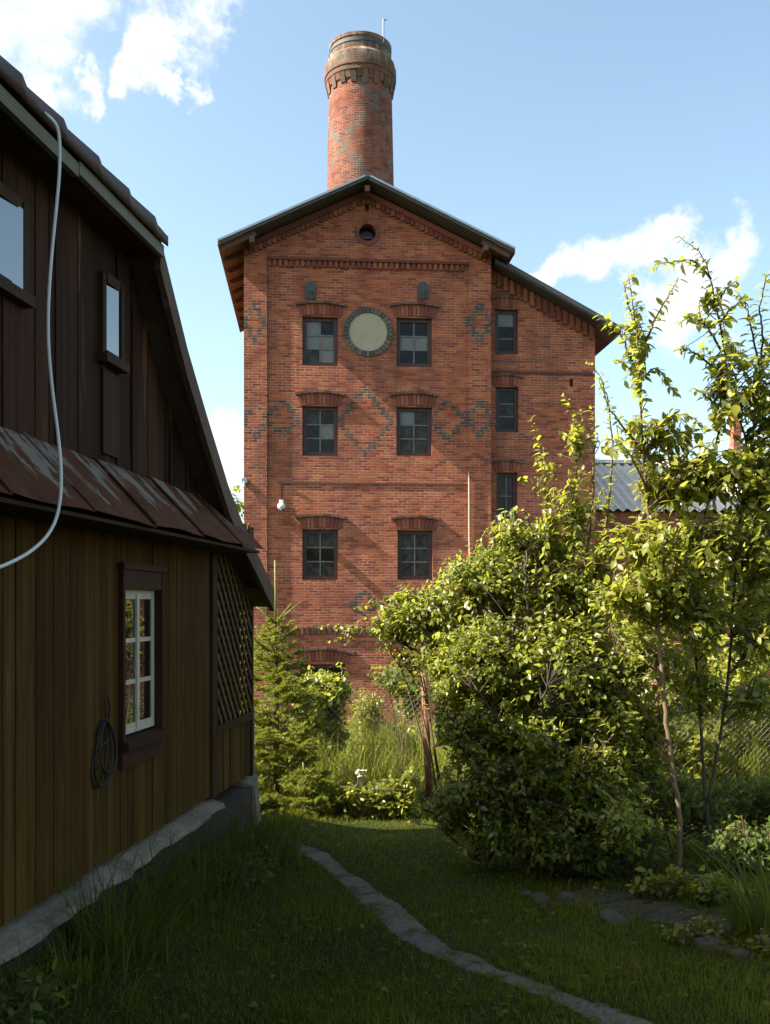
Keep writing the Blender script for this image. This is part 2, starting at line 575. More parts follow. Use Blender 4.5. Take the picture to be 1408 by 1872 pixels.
M['zinc'] = simple('zinc_edge', (0.30, 0.32, 0.34), 0.45, 0.2, 4, metal=0.6)
M['soffit'] = wood('soffit_boards', (0.07, 0.036, 0.026), (0.12, 0.062, 0.042), (0.18, 0.10, 0.065), axis='y')
M['corrugated'] = simple('blue_grey_corrugated_sheet', (0.66, 0.60, 0.52), 0.7, 0.2, 2.0)
M['white_paint'] = simple('white_sash_paint', (0.52, 0.46, 0.36), 0.5, 0.18, 10)
M['casing'] = wood('casing_brown_paint', (0.030, 0.012, 0.008), (0.044, 0.017, 0.011), (0.062, 0.024, 0.015), 0.3, spec=0.2)
M['clad'] = wood('lower_cladding', (0.036, 0.015, 0.004), (0.068, 0.029, 0.006), (0.118, 0.058, 0.014), 0.9, 0.85, algae=((0.085, 0.066, 0.010), 0.2, 1.7), fade=((0.17, 0.12, 0.045), 0.64, 0.55), spec=0.12)
M['gable'] = wood('gable_boards', (0.020, 0.009, 0.006), (0.038, 0.015, 0.009), (0.075, 0.030, 0.016), 0.75, 0.85, fade=((0.18, 0.085, 0.032), 0.60, 0.6), spec=0.12)
M['trim'] = wood('dark_trim', (0.024, 0.011, 0.006), (0.040, 0.019, 0.009), (0.065, 0.033, 0.016), 0.5, spec=0.15)
M['lattice'] = wood('lattice_slats', (0.060, 0.034, 0.012), (0.10, 0.058, 0.022), (0.14, 0.085, 0.035), 0.4)
M['fascia'] = wood('grey_fascia', (0.10, 0.088, 0.064), (0.145, 0.130, 0.098), (0.20, 0.18, 0.14), 0.3, axis='y')
M['tile'] = simple('old_brown_tile', (0.075, 0.040, 0.035), 0.7, 0.4, 5, bump=0.4)
M['concrete'] = simple('weathered_concrete', (0.20, 0.158, 0.118), 0.9, 0.5, 5, bump=0.6, bdist=0.02)
M['plinth'] = simple('plinth_stone', (0.042, 0.028, 0.018), 0.9, 0.5, 4, bump=0.8, bdist=0.03)
M['stone'] = simple('field_stone', (0.052, 0.038, 0.029), 0.85, 0.35, 7, bump=0.6, bdist=0.02)
M['rust'] = simple('rusty_post', (0.20, 0.075, 0.045), 0.8, 0.4, 12, bump=0.4)
M['wire'] = simple('galvanised_wire', (0.17, 0.155, 0.12), 0.75, 0.2, 9)
M['cable_white'] = simple('white_cable', (0.62, 0.61, 0.60), 0.5, 0.1, 5)
M['cable_black'] = simple('black_cable', (0.012, 0.011, 0.011), 0.5, 0.2, 5)
M['lamp_white'] = simple('lamp_white', (0.66, 0.66, 0.62), 0.4, 0.1, 5)
M['iron'] = simple('dark_iron', (0.050, 0.055, 0.062), 0.7, 0.3, 9)
M['house_glass'] = glass('house_glass', (0.010, 0.010, 0.010), 0.012, 3.0, 0.5, 0.04)


def mat_skirt():
    m_, k, b = mat_new('rusty_painted_sheet')
    oc = obj_coord(k)
    n = k.noise(oc, 4.0, 6.0, 0.65)
    col = k.ramp(n, [(0.3, (0.046, 0.014, 0.005)), (0.5, (0.080, 0.025, 0.009)), (0.7, (0.120, 0.042, 0.016))])
    x, y, z = k.sep(oc)
    # paint flaked to bare grey zinc in patches running with the fall of the sheet, mostly high on the sheet
    p = k.noise(k.v('MULTIPLY', oc, (2.2, 5.5, 2.2)), 1.0, 7.0, 0.72)
    hi = k.mr(z, 2.20, 2.44, 0.0, 0.13)
    pk = k.mr(k.m('ADD', p, hi), 0.62, 0.66)
    col = k.mix(k.m('MULTIPLY', pk, 0.85), col, (0.20, 0.175, 0.145))
    rs = k.noise(oc, 11.0, 5.0, 0.7)
    col = k.mix(k.mr(rs, 0.62, 0.7, 0.0, 0.7), col, (0.17, 0.075, 0.03))
    k.put(b.inputs['Base Color'], col)
    b.inputs['Roughness'].default_value = 0.8
    b.inputs['Specular IOR Level'].default_value = 0.12
    k.put(b.inputs['Normal'], k.bump(k.m('ADD', n, pk), 0.3, 0.006))
    return m_


def mat_ground():
    m_, k, b = mat_new('lawn_soil')
    oc = obj_coord(k)
    n = k.noise(oc, 1.1, 5.0, 0.6)
    f = k.noise(oc, 38.0, 4.0, 0.7)
    col = k.ramp(k.m('ADD', k.m('MULTIPLY', n, 0.5), k.m('MULTIPLY', f, 0.5)), [(0.35, (0.016, 0.024, 0.005)), (0.52, (0.030, 0.042, 0.009)), (0.68, (0.055, 0.058, 0.018))])
    k.put(b.inputs['Base Color'], col)
    b.inputs['Roughness'].default_value = 0.95
    b.inputs['Specular IOR Level'].default_value = 0.1
    k.put(b.inputs['Normal'], k.bump(f, 0.8, 0.03))
    return m_


def mat_soil(name, col):
    m_, k, b = mat_new(name)
    oc = obj_coord(k)
    n = k.noise(oc, 2.5, 6.0, 0.65)
    f = k.noise(oc, 45.0, 5.0, 0.7)
    vo = k.new('ShaderNodeTexVoronoi'); vo.inputs['Scale'].default_value = 38
    k.put(vo.inputs['Vector'], oc)
    c = k.ramp(k.m('ADD', k.m('MULTIPLY', n, 0.6), k.m('MULTIPLY', f, 0.4)), [(0.33, tuple(v * 0.55 for v in col)), (0.5, col), (0.68, tuple(v * 1.45 for v in col))])
    c = k.mix(k.mr(k.noise(oc, 6.0, 6.0, 0.65), 0.50, 0.60, 0.0, 0.9), c, (0.030, 0.034, 0.010))
    k.put(b.inputs['Base Color'], c)
    b.inputs['Roughness'].default_value = 0.95
    k.put(b.inputs['Normal'], k.bump(k.m('ADD', f, vo.outputs['Distance']), 0.7, 0.02))
    return m_


M['skirt'] = mat_skirt()
M['ground'] = mat_ground()
M['path'] = mat_soil('trodden_earth', (0.130, 0.098, 0.074))
M['bare'] = mat_soil('bare_soil', (0.036, 0.026, 0.018))

# ------------------------------------------------------------------ ground and path


def axis_steps(lo, hi, near, fine, grow):
    a = list(np.arange(-near, near + 1e-6, fine))
    s, x = fine, near
    while x < hi:
        s *= grow; x += s; a.append(min(x, hi))
    s, x = fine, -near
    while x > lo:
        s *= grow; x -= s; a.insert(0, max(x, lo))
    return np.unique(np.array(a))


xs = axis_steps(-900, 900, 6, 0.12, 1.18)
ys = axis_steps(-908, 892, 8, 0.12, 1.18) + 8
GX, GY = np.meshgrid(xs, ys)
GZ = ground_z(GX, GY)
nx_, ny_ = len(xs), len(ys)
idx = np.arange(nx_ * ny_).reshape(ny_, nx_)
gf = np.stack([idx[:-1, :-1], idx[:-1, 1:], idx[1:, 1:], idx[1:, :-1]], -1).reshape(-1, 4)
g = np_mesh('ground', np.stack([GX, GY, GZ], -1).reshape(-1, 3), [gf], M['ground'], smooth=True)
tag(g, kind='structure')

rng = np.random.default_rng(4)


def strip(name, ea, eb, n, mat, lift=0.006, jitter=0.02, cross=7, seed=1, kind='structure'):
    r = np.random.default_rng(seed)

    def res(e):
        p = np.array([on_ground(*q)[:2] for q in e])
        t = np.r_[0, np.cumsum(np.hypot(*np.diff(p, axis=0).T))]; t /= t[-1]
        s = np.linspace(0, 1, n)
        # smooth the sampled edge a little
        o = np.stack([np.interp(s, t, p[:, 0]), np.interp(s, t, p[:, 1])], -1)
        for _ in range(3):
            o[1:-1] = (o[:-2] + o[1:-1] * 2 + o[2:]) / 4
        return o
    A, B = res(ea), res(eb)
    A += r.normal(0, jitter, A.shape); B += r.normal(0, jitter, B.shape)
    V = []
    for i in range(n):
        for j in range(cross):
            q = A[i] + (B[i] - A[i]) * j / (cross - 1)
            edge = min(j, cross - 1 - j)
            V.append((q[0], q[1], float(ground_z(q[0], q[1])) + (lift if edge else -0.004)))
    id2 = np.arange(n * cross).reshape(n, cross)
    f = np.stack([id2[:-1, :-1], id2[1:, :-1], id2[1:, 1:], id2[:-1, 1:]], -1).reshape(-1, 4)
    o = np_mesh(name, np.array(V), [f], mat, smooth=True)
    tag(o, kind=kind)
    return np.concatenate([A, B[::-1]])


PA = [(497, 1536), (565, 1568), (610, 1601), (647, 1641), (684, 1678), (721, 1712), (765, 1738), (800, 1752), (812, 1757), (839, 1771), (880, 1780), (920, 1794), (962, 1812), (1010, 1830), (1060, 1858), (1110, 1885), (1200, 1940)]
PB = [(530, 1532), (602, 1558), (632, 1590), (669, 1608), (706, 1638), (750, 1664), (784, 1700), (817, 1722), (830, 1738), (872, 1745), (916, 1774), (962, 1784), (1010, 1804), (1065, 1826), (1110, 1836), (1180, 1862), (1330, 1925)]
path_poly = strip('path', PA, PB, 150, M['path'], 0.006, 0.009, seed=3)
soil_poly = strip('bare_soil_patch', [(1010, 1636), (1060, 1655), (1130, 1672), (1210, 1690), (1290, 1700), (1345, 1705)],
                  [(1090, 1620), (1130, 1628), (1190, 1640), (1250, 1652), (1310, 1668), (1350, 1690)], 50, M['bare'], 0.005, 0.018, seed=8)


def inside(poly, x, y):
    c = np.zeros(len(x), bool)
    n = len(poly)
    for i in range(n):
        x1, y1 = poly[i]; x2, y2 = poly[(i + 1) % n]
        if y1 == y2:
            continue
        hit = ((y1 > y) != (y2 > y)) & (x < (x2 - x1) * (y - y1) / (y2 - y1) + x1)
        c ^= hit
    return c

# ------------------------------------------------------------------ vegetation helpers


def nrm(a):
    return a / np.maximum(np.linalg.norm(a, axis=-1, keepdims=True), 1e-9)


def leaf_mesh(name, P, D, N, L, Wd, rnd, mat, parent, fold=0.25, droop=0.2):
    """every leaf: eight points, six faces, folded along its midrib and curling at the tip"""
    P, D, N = (np.asarray(a, float) for a in (P, D, N))
    L, Wd = np.asarray(L, float)[:, None], np.asarray(Wd, float)[:, None]
    D = nrm(D)
    N = nrm(N - D * (N * D).sum(-1, keepdims=True))
    S = np.cross(D, N)
    n = len(P)
    r = np.random.default_rng(n)
    cu = (droop * r.uniform(0.2, 1.6, (n, 1)))
    pts = []
    for t, w in ((0, 0), (0.33, 1), (0.33, 0), (0.33, -1), (0.68, 0.82), (0.68, 0), (0.68, -0.82), (1, 0)):
        lift = abs(w) * fold * Wd * 0.5
        pts.append(P + D * L * t + S * Wd * 0.5 * w + N * (lift - cu * L * t * t))
    V = np.stack(pts, 1).reshape(-1, 3)
    b = (np.arange(n) * 8)[:, None]
    tri = np.concatenate([b + np.array([[0, 2, 1]]), b + np.array([[0, 3, 2]]), b + np.array([[4, 5, 7]]), b + np.array([[5, 6, 7]])])
    quad = np.concatenate([b + np.array([[1, 2, 5, 4]]), b + np.array([[2, 3, 6, 5]])])
    return np_mesh(name, V, [tri, quad], mat, parent, np.repeat(rnd, 8))


class Plant:
    """gathers wood tubes and leaves of one plant, in world space, and writes them relative to the root"""
    def __init__(s, name, base, label, cat, group=None, seed=0):
        s.base = np.array(base, float)
        s.root = empty(name, base)
        tag(s.root, label, cat, group)
        s.r = np.random.default_rng(seed)
        s.wood = MB()
        s.P, s.D, s.N, s.L, s.W, s.R = [], [], [], [], [], []
        s.nodes = []       # points a twig may start from, with radius

    def stem(s, pts, r0, r1, n=6, sub=4, wob=0.0, keep=True):
        p = np.array([tuple(q) for q in pts], float)
        t = np.linspace(0, 1, len(p)); ts = np.linspace(0, 1, (len(p) - 1) * sub + 1)
        q = np.stack([np.interp(ts, t, p[:, i]) for i in range(3)], -1)
        for _ in range(3):
            q[1:-1] = (q[:-2] + 2 * q[1:-1] + q[2:]) / 4
        if wob:
            q[1:] += s.r.normal(0, wob, (len(q) - 1, 3))
        rad = r0 + (r1 - r0) * ts
        s.wood.tube([Vector(a - s.base) for a in q], list(rad), n)
        if keep:
            for a, b in zip(q, rad):
                s.nodes.append((*a, b))
        return q

    def leaf(s, p, d, n, l, w, rnd):
        s.P.append(p); s.D.append(d); s.N.append(n); s.L.append(l); s.W.append(w); s.R.append(rnd)

    def leafy(s, q, start, spacing, size, aspect=0.5, up=0.6, droop=0.25, spread=0.9, tip_small=0.75, tone=0.0):
        """leaves set alternately along a shoot"""
        seg = np.r_[0, np.cumsum(np.linalg.norm(np.diff(q, axis=0), axis=1))]
        tot = seg[-1]
        x = start * tot
        a = s.r.uniform(0, 6.28)
        while x < tot:
            p = np.array([np.interp(x, seg, q[:, i]) for i in range(3)])
            p2 = np.array([np.interp(min(x + 0.02, tot), seg, q[:, i]) for i in range(3)])
            p1 = np.array([np.interp(max(x - 0.02, 0), seg, q[:, i]) for i in range(3)])
            d = p2 - p1; d /= max(np.linalg.norm(d), 1e-6)
            o = np.cross(d, [0.13, 0.3, 0.95]); o /= max(np.linalg.norm(o), 1e-6)
            o2 = np.cross(d, o)
            side = math.cos(a) * o + math.sin(a) * o2 * 0.8
            ld = d * s.r.uniform(0.25, 0.7) + side * spread + np.array([0, 0, -droop]) + s.r.normal(0, 0.15, 3)
            ln = np.array([0, 0, up]) + np.array(SUN) * 0.75 + d * 0.25 + s.r.normal(0, 0.26, 3) - side * 0.1
            k = size * s.r.choice([0.5, 0.75, 0.9, 1.0, 1.15, 1.35]) * s.r.uniform(0.85, 1.12) * (1 - (1 - tip_small) * (x / tot) ** 3)
            s.leaf(p, ld, ln, k, k * aspect * s.r.uniform(0.85, 1.15), float(np.clip(s.r.uniform(0, 1) + tone, 0, 1)))
            x += spacing * s.r.uniform(0.6, 1.4)
            a += 2.4 + s.r.normal(0, 0.4)

    def sprays(s, blobs, n, length, size, spacing=0.035, aspect=0.5, outward=0.7, up=0.35, r=0.004, shell=0.45, droop=0.25, bias=(0, 0, 0)):
        """twigs ending inside the ellipsoids (centre, radii), joined to the nearest wood"""
        vol = np.array([b[1][0] * b[1][1] * b[1][2] for b in blobs]) ** 0.8
        vol /= vol.sum()
        nodes = np.array(s.nodes)
        for _ in range(n):
            c, rd = blobs[s.r.choice(len(blobs), p=vol)]
            v = s.r.normal(0, 1, 3); v /= np.linalg.norm(v)
            p = np.array(c) + v * np.array(rd) * s.r.uniform(0, 1) ** shell
            d = v * outward + np.array([0, 0, up]) + s.r.normal(0, 0.35, 3) + np.array(bias)
            d /= np.linalg.norm(d)
            ln = length * s.r.uniform(0.55, 1.3)
            a = p - d * ln
            bend = np.array([0, 0, -droop]) * ln * 0.5
            q = np.stack([a, a + d * ln * 0.35 + bend * 0.1, a + d * ln * 0.7 + bend * 0.45, a + d * ln + bend])
            dist = np.linalg.norm(nodes[:, :3] - a, axis=1) + np.maximum(0, nodes[:, 2] - a[2] + 0.1) * 1.5
            nd = nodes[np.argmin(dist)]
            mid = (nd[:3] + a) / 2 + np.array([0, 0, 0.06]) * np.linalg.norm(nd[:3] - a) + s.r.normal(0, 0.02, 3)
            s.stem([nd[:3], mid, a], min(nd[3] * 0.6, r * 1.3), r * 0.8, 4, 2, keep=False)
            q = s.stem(q, r, r * 0.45, 3, 2, keep=False)
            s.leafy(q, 0.0, spacing, size, aspect, droop=droop)

    def finish(s, leafmat, woodmat, crown='crown', trunk='trunk', fold=0.25, droop=0.2):
        if s.wood.v:
            s.wood.build(trunk, woodmat, s.root, smooth=True)
        if s.P:
            leaf_mesh(crown, np.array(s.P) - s.base, s.D, s.N, s.L, s.W, np.array(s.R), leafmat, s.root, fold, droop)
        return s.root


def blob(px, py, Z, rx, ry, rz):
    """ellipsoid given in photo pixels at depth Z"""
    return (np.array(at(px, py, Z)), np.array([rx / F * Z, rz, ry / F * Z]))


def blades(P, H, Wd, lean, rnd, r, seg=3, dirs=None):
    """curved grass blades; returns V, faces, attr"""
    n = len(P)
    th = r.uniform(0, 2 * np.pi, n) if dirs is None else dirs
    d = np.stack([np.cos(th), np.sin(th), np.zeros(n)], -1)
    s_ = np.stack([-np.sin(th), np.cos(th), np.zeros(n)], -1)
    pts = []
    for i in range(seg + 1):
        t = i / seg
        c = P + d * (lean * H * t ** 1.8)[:, None] + np.array([0, 0, 1]) * (H * (t - 0.25 * lean * t ** 2.5))[:, None]
        w = (Wd * (1 - t ** 1.6) * 0.5)[:, None]
        if i < seg:
            pts += [c + s_ * w, c - s_ * w]
        else:
            pts.append(c)
    k = 2 * seg + 1
    V = np.stack(pts, 1).reshape(-1, 3)
    b = (np.arange(n) * k)[:, None]
    quads = [b + np.array([[2 * i, 2 * i + 1, 2 * i + 3, 2 * i + 2]]) for i in range(seg - 1)]
    tri = b + np.array([[2 * seg - 2, 2 * seg - 1, 2 * seg]])
    return V, ([np.concatenate(quads)] if quads else []) + [tri], np.repeat(rnd, k)

# ------------------------------------------------------------------ brick tower


TPHI = math.radians(4.5)
TZ = 26.0
TB = -1.65
TO = Vector(((446 - HX) / F * TZ, TZ, TB))
tower = empty('brick_tower', TO, TPHI)
tag(tower, 'tall red brick tower with gabled roof, blank round plaque and a lower right wing', 'tower')
TEX, TEY = Vector((math.cos(TPHI), math.sin(TPHI), 0)), Vector((-math.sin(TPHI), math.cos(TPHI), 0))
EYEV = Vector((0, 0, EYE))


def fac(px, py, ly=0.0):
    """photo pixel on the plane local y = ly of the tower -> local x, local z"""
    d = Vector(((px - HX) / F, 1, (HY - py) / F))
    t = (ly - (EYEV - TO).dot(TEY)) / d.dot(TEY)
    p = EYEV + d * t - TO
    return p.dot(TEX), p.z


TW = fac(898, 600)[0]
wl_top = fac(446, 424)[1]
wr_top = fac(898, 440)[1]
apx, apz = fac(672, 324)
OV = 0.70
DEPTH = 7.0
REC = 0.06
rl, rr_, ra = fac(398, 440, -OV), fac(942, 455, -OV), fac(672, 320, -OV)
# wall tops follow the underside of the roof


def roof_z(x):
    if x < ra[0]:
        return rl[1] + (ra[1] - rl[1]) * (x - rl[0]) / (ra[0] - rl[0])
    return ra[1] + (rr_[1] - ra[1]) * (x - ra[0]) / (rr_[0] - ra[0])


def diam(px, py, hw, hh, th=0.14):
    x, z = fac(px, py)
    s = TZ / F
    return (x, z, hw * s, hh * s, th)


M['brick_tower'] = brick('brick_tower_wall', tint=1.05, mortar=(0.42, 0.265, 0.185), diamonds=[diam(672, 771, 50, 60, 0.115), diam(520, 764, 31, 33, 0.18), diam(823, 767, 33, 35, 0.18),
                                                       diam(467, 770, 24, 30, 0.22), diam(877, 767, 24, 34, 0.22), diam(672, 1104, 26, 20, 0.3),
                                                       diam(877, 590, 20, 34, 0.3), diam(466, 590, 18, 34, 0.26)])
bx = MB()
prof = [(0, 0), (TW, 0), (TW, roof_z(TW) - 0.1), (ra[0], ra[1] - 0.1), (0, roof_z(0) - 0.1)]
bx.prism(prof, lambda p, t: (p[0], t, p[1]), 0, DEPTH)
body = bx.build('wall', M['brick_tower'], tower)
recalc(body)
pnl, pnr, pnt = fac(488, 480)[0], fac(857, 480)[0], fac(672, 479)[1]
cuts = [MB().box(pnl, pnr, -0.5, REC, -0.5, pnt)]
win_px = [(553, 618, 580, 668), (725, 790, 582, 670), (553, 618, 743, 833), (725, 790, 745, 833), (553, 618, 968, 1060), (727, 791, 970, 1060)]
wins = []
for x0, x1, y0, y1 in win_px:
    a, b = fac(x0, y1, REC), fac(x1, y0, REC)
    wins.append((a[0], b[0], a[1], b[1]))
ba, bb = fac(549, 1300, REC), fac(631, 1214, REC)
wins.append((ba[0], bb[0], ba[1], bb[1]))
c = MB()
for x0, x1, z0, z1 in wins:
    c.box(x0, x1, -0.4, REC + 0.32, z0, z1)
cuts.append(c)
ocx, ocz = fac(672, 425)
ring = [(ocx + 0.235 * math.cos(i * math.pi / 14), ocz + 0.235 * math.sin(i * math.pi / 14)) for i in range(28)]
cuts.append(MB().prism(ring, lambda p, t: (p[0], t, p[1]), -0.3, 0.35))
hx_, hz_ = fac(671, 380)
cuts.append(MB().box(hx_ - 0.05, hx_ + 0.05, -0.3, 0.2, hz_ - 0.09, hz_ + 0.09))
boolean_cut(body, cuts)

# pane patterns, by row from the top: d dark, g dusty, p pale
PAT = ['pd pp gp', 'dd pp dd', 'gd dp dd', 'pg gg gg', 'gg dd gg', 'gg gg gg', 'dd dd dd']


def make_window(parent, x0, x1, z0, z1, yb, pat, fw=0.115, mats=None, mull=0.035):
    """one timber window: frame with glazing bars, panes as sub-part"""
    cols = len(pat.split()[0]); rows = len(pat.split())
    f = MB()
    y0, y1 = yb + 0.10, yb + 0.19
    f.box(x0, x0 + fw, y0, y1, z0, z1); f.box(x1 - fw, x1, y0, y1, z0, z1)
    f.box(x0 + fw, x1 - fw, y0 + 0.003, y1, z0, z0 + fw); f.box(x0 + fw, x1 - fw, y0 + 0.003, y1, z1 - fw * 0.9, z1)
    bars = []
    xa, xb, za, zb = x0 + fw, x1 - fw, z0 + fw, z1 - fw * 0.9
    for i in range(1, cols):
        b = MB()
        xm = xa + (xb - xa) * i / cols
        b.box(xm - mull / 2, xm + mull / 2, y0 + 0.02, y0 + 0.06, za, zb); bars.append(b)
    for j in range(1, rows):
        b = MB()
        zm = za + (zb - za) * j / rows
        b.box(xa, xb, y0 + 0.024, y0 + 0.056, zm - mull / 2, zm + mull / 2); bars.append(b)
    o = f.build('window', M['frame_red'], parent)
    for b in bars:
        b.build('glazing_bar', M['bars'], o)
    p = MB()
    ms = {'d': 0, 'g': 1, 'p': 2}
    for j, row in enumerate(pat.split()):
        for i, ch in enumerate(row):
            xi0, xi1 = xa + (xb - xa) * i / cols, xa + (xb - xa) * (i + 1) / cols
            zj1, zj0 = zb - (zb - za) * j / rows, zb - (zb - za) * (j + 1) / rows
            dy = 0.004 * ((i * 3 + j * 5) % 4)
            p.add([(xi0, y0 + 0.045 + dy, zj0), (xi1, y0 + 0.045, zj0), (xi1, y0 + 0.045 + dy, zj1), (xi0, y0 + 0.045, zj1)], [(0, 1, 2, 3)], ms[ch])
    p.build('pane', [M['pane_dark'], M['pane_grey'], M['pane_pale']], o)
    return o


M['bars'] = simple('worn_glazing_bar', (0.14, 0.125, 0.11), 0.7, 0.5, 9)
for w_, pat in zip(wins[:6], PAT):
    make_window(tower, *w_, REC, pat)
bw = wins[6]
make_window(tower, bw[0], bw[1], bw[2], bw[3], REC, PAT[6])


def make_arch(parent, x0, x1, z, y, h, rise, n=11, proud=0.025, hood=True, ext=0.06, hproud=0.085):
    """segmental arch of voussoirs standing on the opening, with a hood course over it"""
    xa, xb = x0 - ext, x1 + ext
    half = (xb - xa) / 2
    R = (half * half + rise * rise) / (2 * rise)
    cx, cz = (xa + xb) / 2, z + rise - R
    A = math.asin(half / R)
    m_ = MB()
    sp = 2 * A / n
    for i in range(n):
        a0, a1 = -A + sp * i + sp * 0.09, -A + sp * (i + 1) - sp * 0.09
        q = [(cx + math.sin(a) * r_, cz + math.cos(a) * r_) for a, r_ in ((a0, R), (a1, R), (a1, R + h), (a0, R + h))]
        pr = proud + 0.006 * ((i * 7) % 3 - 1)
        m_.prism(q, lambda p, t: (p[0], t, p[1]), y + 0.12, y - pr)
    # tympanum filling between flat window head and arch
    q = [(x0, z - 0.004), (x1, z - 0.004)] + [(cx + math.sin(a) * (R + 0.002), cz + math.cos(a) * (R + 0.002)) for a in np.linspace(A * (x1 - cx) / half, -A * (cx - x0) / half, 9)]
    m_.prism(q, lambda p, t: (p[0], t, p[1]), y + 0.10, y + 0.012)
    o = m_.build('arch', M['voussoir'], parent); recalc(o)
    if hood:
        k = MB()
        nh = 7
        A2 = A * 1.10
        for i in range(nh):
            a0, a1 = -A2 + 2 * A2 * i / nh + 0.003, -A2 + 2 * A2 * (i + 1) / nh - 0.003
            q = [(cx + math.sin(a) * r_, cz + math.cos(a) * r_) for a, r_ in ((a0, R + h + 0.004), (a1, R + h + 0.004), (a1, R + h + 0.075), (a0, R + h + 0.075))]
            k.prism(q, lambda p, t: (p[0], t, p[1]), y + 0.05, y - hproud)
        o2 = k.build('hood', M['hood'], o); recalc(o2)
    return o


for i, w_ in enumerate(wins):
    make_arch(tower, w_[0], w_[1], w_[3], REC, 0.30, 0.055 if i < 6 else 0.10, n=11 if i < 6 else 14, ext=0.075)

# dentil corbels: across the panel head, and stepping up both rakes
dn = MB()
x = pnl + 0.02
while x < pnr - 0.1:
    dn.box(x, x + 0.085, -0.002, REC + 0.02, pnt - 0.17, pnt + 0.0)
    x += 0.152
dn.box(pnl, pnr, -0.035, 0.03, pnt + 0.003, pnt + 0.075)
dn.build('dentil_band', M['voussoir'], tower)
rk = MB()
for sgn in (0, 1):
    e = (0.0, roof_z(0)) if sgn == 0 else (TW, roof_z(TW))
    n = 26
    for i in range(n):
        t = (i + 0.5) / n
        xx = e[0] + (ra[0] - e[0]) * t
        zz = roof_z(xx) - 0.14
        ww = 0.055
        rk.hexa([(xx - ww, -0.06, zz - 0.32), (xx + ww, -0.06, zz - 0.32), (xx + ww, 0.02, zz - 0.32), (xx - ww, 0.02, zz - 0.32),
                 (xx - ww, -0.06, roof_z(xx - ww) - 0.2), (xx + ww, -0.06, roof_z(xx + ww) - 0.2), (xx + ww, 0.02, roof_z(xx + ww) - 0.2), (xx - ww, 0.02, roof_z(xx - ww) - 0.2)])
    a, b_ = (e[0], ra[0])
    rk.hexa([(a, -0.12, roof_z(a) - 0.30), (b_, -0.12, roof_z(b_) - 0.30), (b_, 0.02, roof_z(b_) - 0.30), (a, 0.02, roof_z(a) - 0.30),
             (a, -0.12, roof_z(a) - 0.16), (b_, -0.12, roof_z(b_) - 0.16), (b_, 0.02, roof_z(b_) - 0.16), (a, 0.02, roof_z(a) - 0.16)])
rk.build('rake_corbel', M['voussoir'], tower)
# thin string courses in the panel
sc_ = MB()
z = fac(672, 884, REC)[1]
sc_.box(pnl + 0.3, pnr - 0.002, REC - 0.018, REC + 0.03, z - 0.02, z + 0.02)
sc_.build('string_course', M['hood'], tower)
sc_ = MB()
z = fac(672, 1152, REC)[1]
x = pnl + 0.02
while x < pnr - 0.1:
    sc_.box(x, x + 0.07, REC - 0.05, REC + 0.02, z - 0.10, z + 0.10); x += 0.15
sc_.build('dentil_band', M['hood'], tower)

# round window: ring of bricks, dark recess with a board across
rg = MB()
for i in range(16):
    a0, a1 = 2 * math.pi * i / 16 + 0.02, 2 * math.pi * (i + 1) / 16 - 0.02
    q = [(ocx + math.cos(a) * r_, ocz + math.sin(a) * r_) for a, r_ in ((a0, 0.235), (a1, 0.235), (a1, 0.36), (a0, 0.36))]
    rg.prism(q, lambda p, t: (p[0], t, p[1]), 0.1, -0.02)
rw = rg.build('round_window', M['voussoir'], tower); recalc(rw)
dk = MB(); dk.prism([(ocx + 0.24 * math.cos(i * math.pi / 12), ocz + 0.24 * math.sin(i * math.pi / 12)) for i in range(24)], lambda p, t: (p[0], t, p[1]), 0.3, 0.26)
dk.build('pane', M['pane_dark'], rw)
bd = MB().box(ocx - 0.13, ocx + 0.12, 0.20, 0.24, ocz - 0.10, ocz - 0.03)
bd.build('board', M['soffit'], rw)

# blank plaster disc in a ring of dark headers
dcx, dcz = fac(673, 607, REC)
rg = MB()
for i in range(34):
    a0, a1 = 2 * math.pi * i / 34 + 0.012, 2 * math.pi * (i + 1) / 34 - 0.012
    q = [(dcx + math.cos(a) * r_, dcz + math.sin(a) * r_) for a, r_ in ((a0, 0.53), (a1, 0.53), (a1, 0.68), (a0, 0.68))]
    rg.prism(q, lambda p, t: (p[0], t, p[1]), REC + 0.03, REC - 0.035 - 0.006 * (i % 2))
rq = rg.build('plaque_ring', M['dark_brick'], tower); recalc(rq)
pl = MB(); pl.prism([(dcx + 0.527 * math.cos(i * math.pi / 24), dcz + 0.527 * math.sin(i * math.pi / 24)) for i in range(48)], lambda p, t: (p[0], t, p[1]), REC + 0.02, REC - 0.012)
o = pl.build('plaque', M['plaster'], tower); recalc(o)

# iron anchor plates over the upper windows
for px in (567, 773):
    x, z = fac(px, 532, REC)
    mb = MB()
    q = [(x - 0.15, z - 0.22), (x + 0.15, z - 0.22), (x + 0.15, z + 0.10)] + [(x + 0.15 * math.cos(a), z + 0.10 + 0.14 * math.sin(a)) for a in np.linspace(0.2, math.pi - 0.2, 8)] + [(x - 0.15, z + 0.10)]
    mb.prism(q, lambda p, t: (p[0], t, p[1]), REC + 0.02, REC - 0.05)
    mb.tube([(x, REC - 0.04, z - 0.02), (x, REC - 0.12, z - 0.03)], 0.05, 10)
    mb.tube([(x, REC - 0.11, z - 0.03), (x + 0.02, REC - 0.13, z - 0.26)], 0.018, 6)
    o = mb.build('anchor_plate', M['iron'], tower); recalc(o)

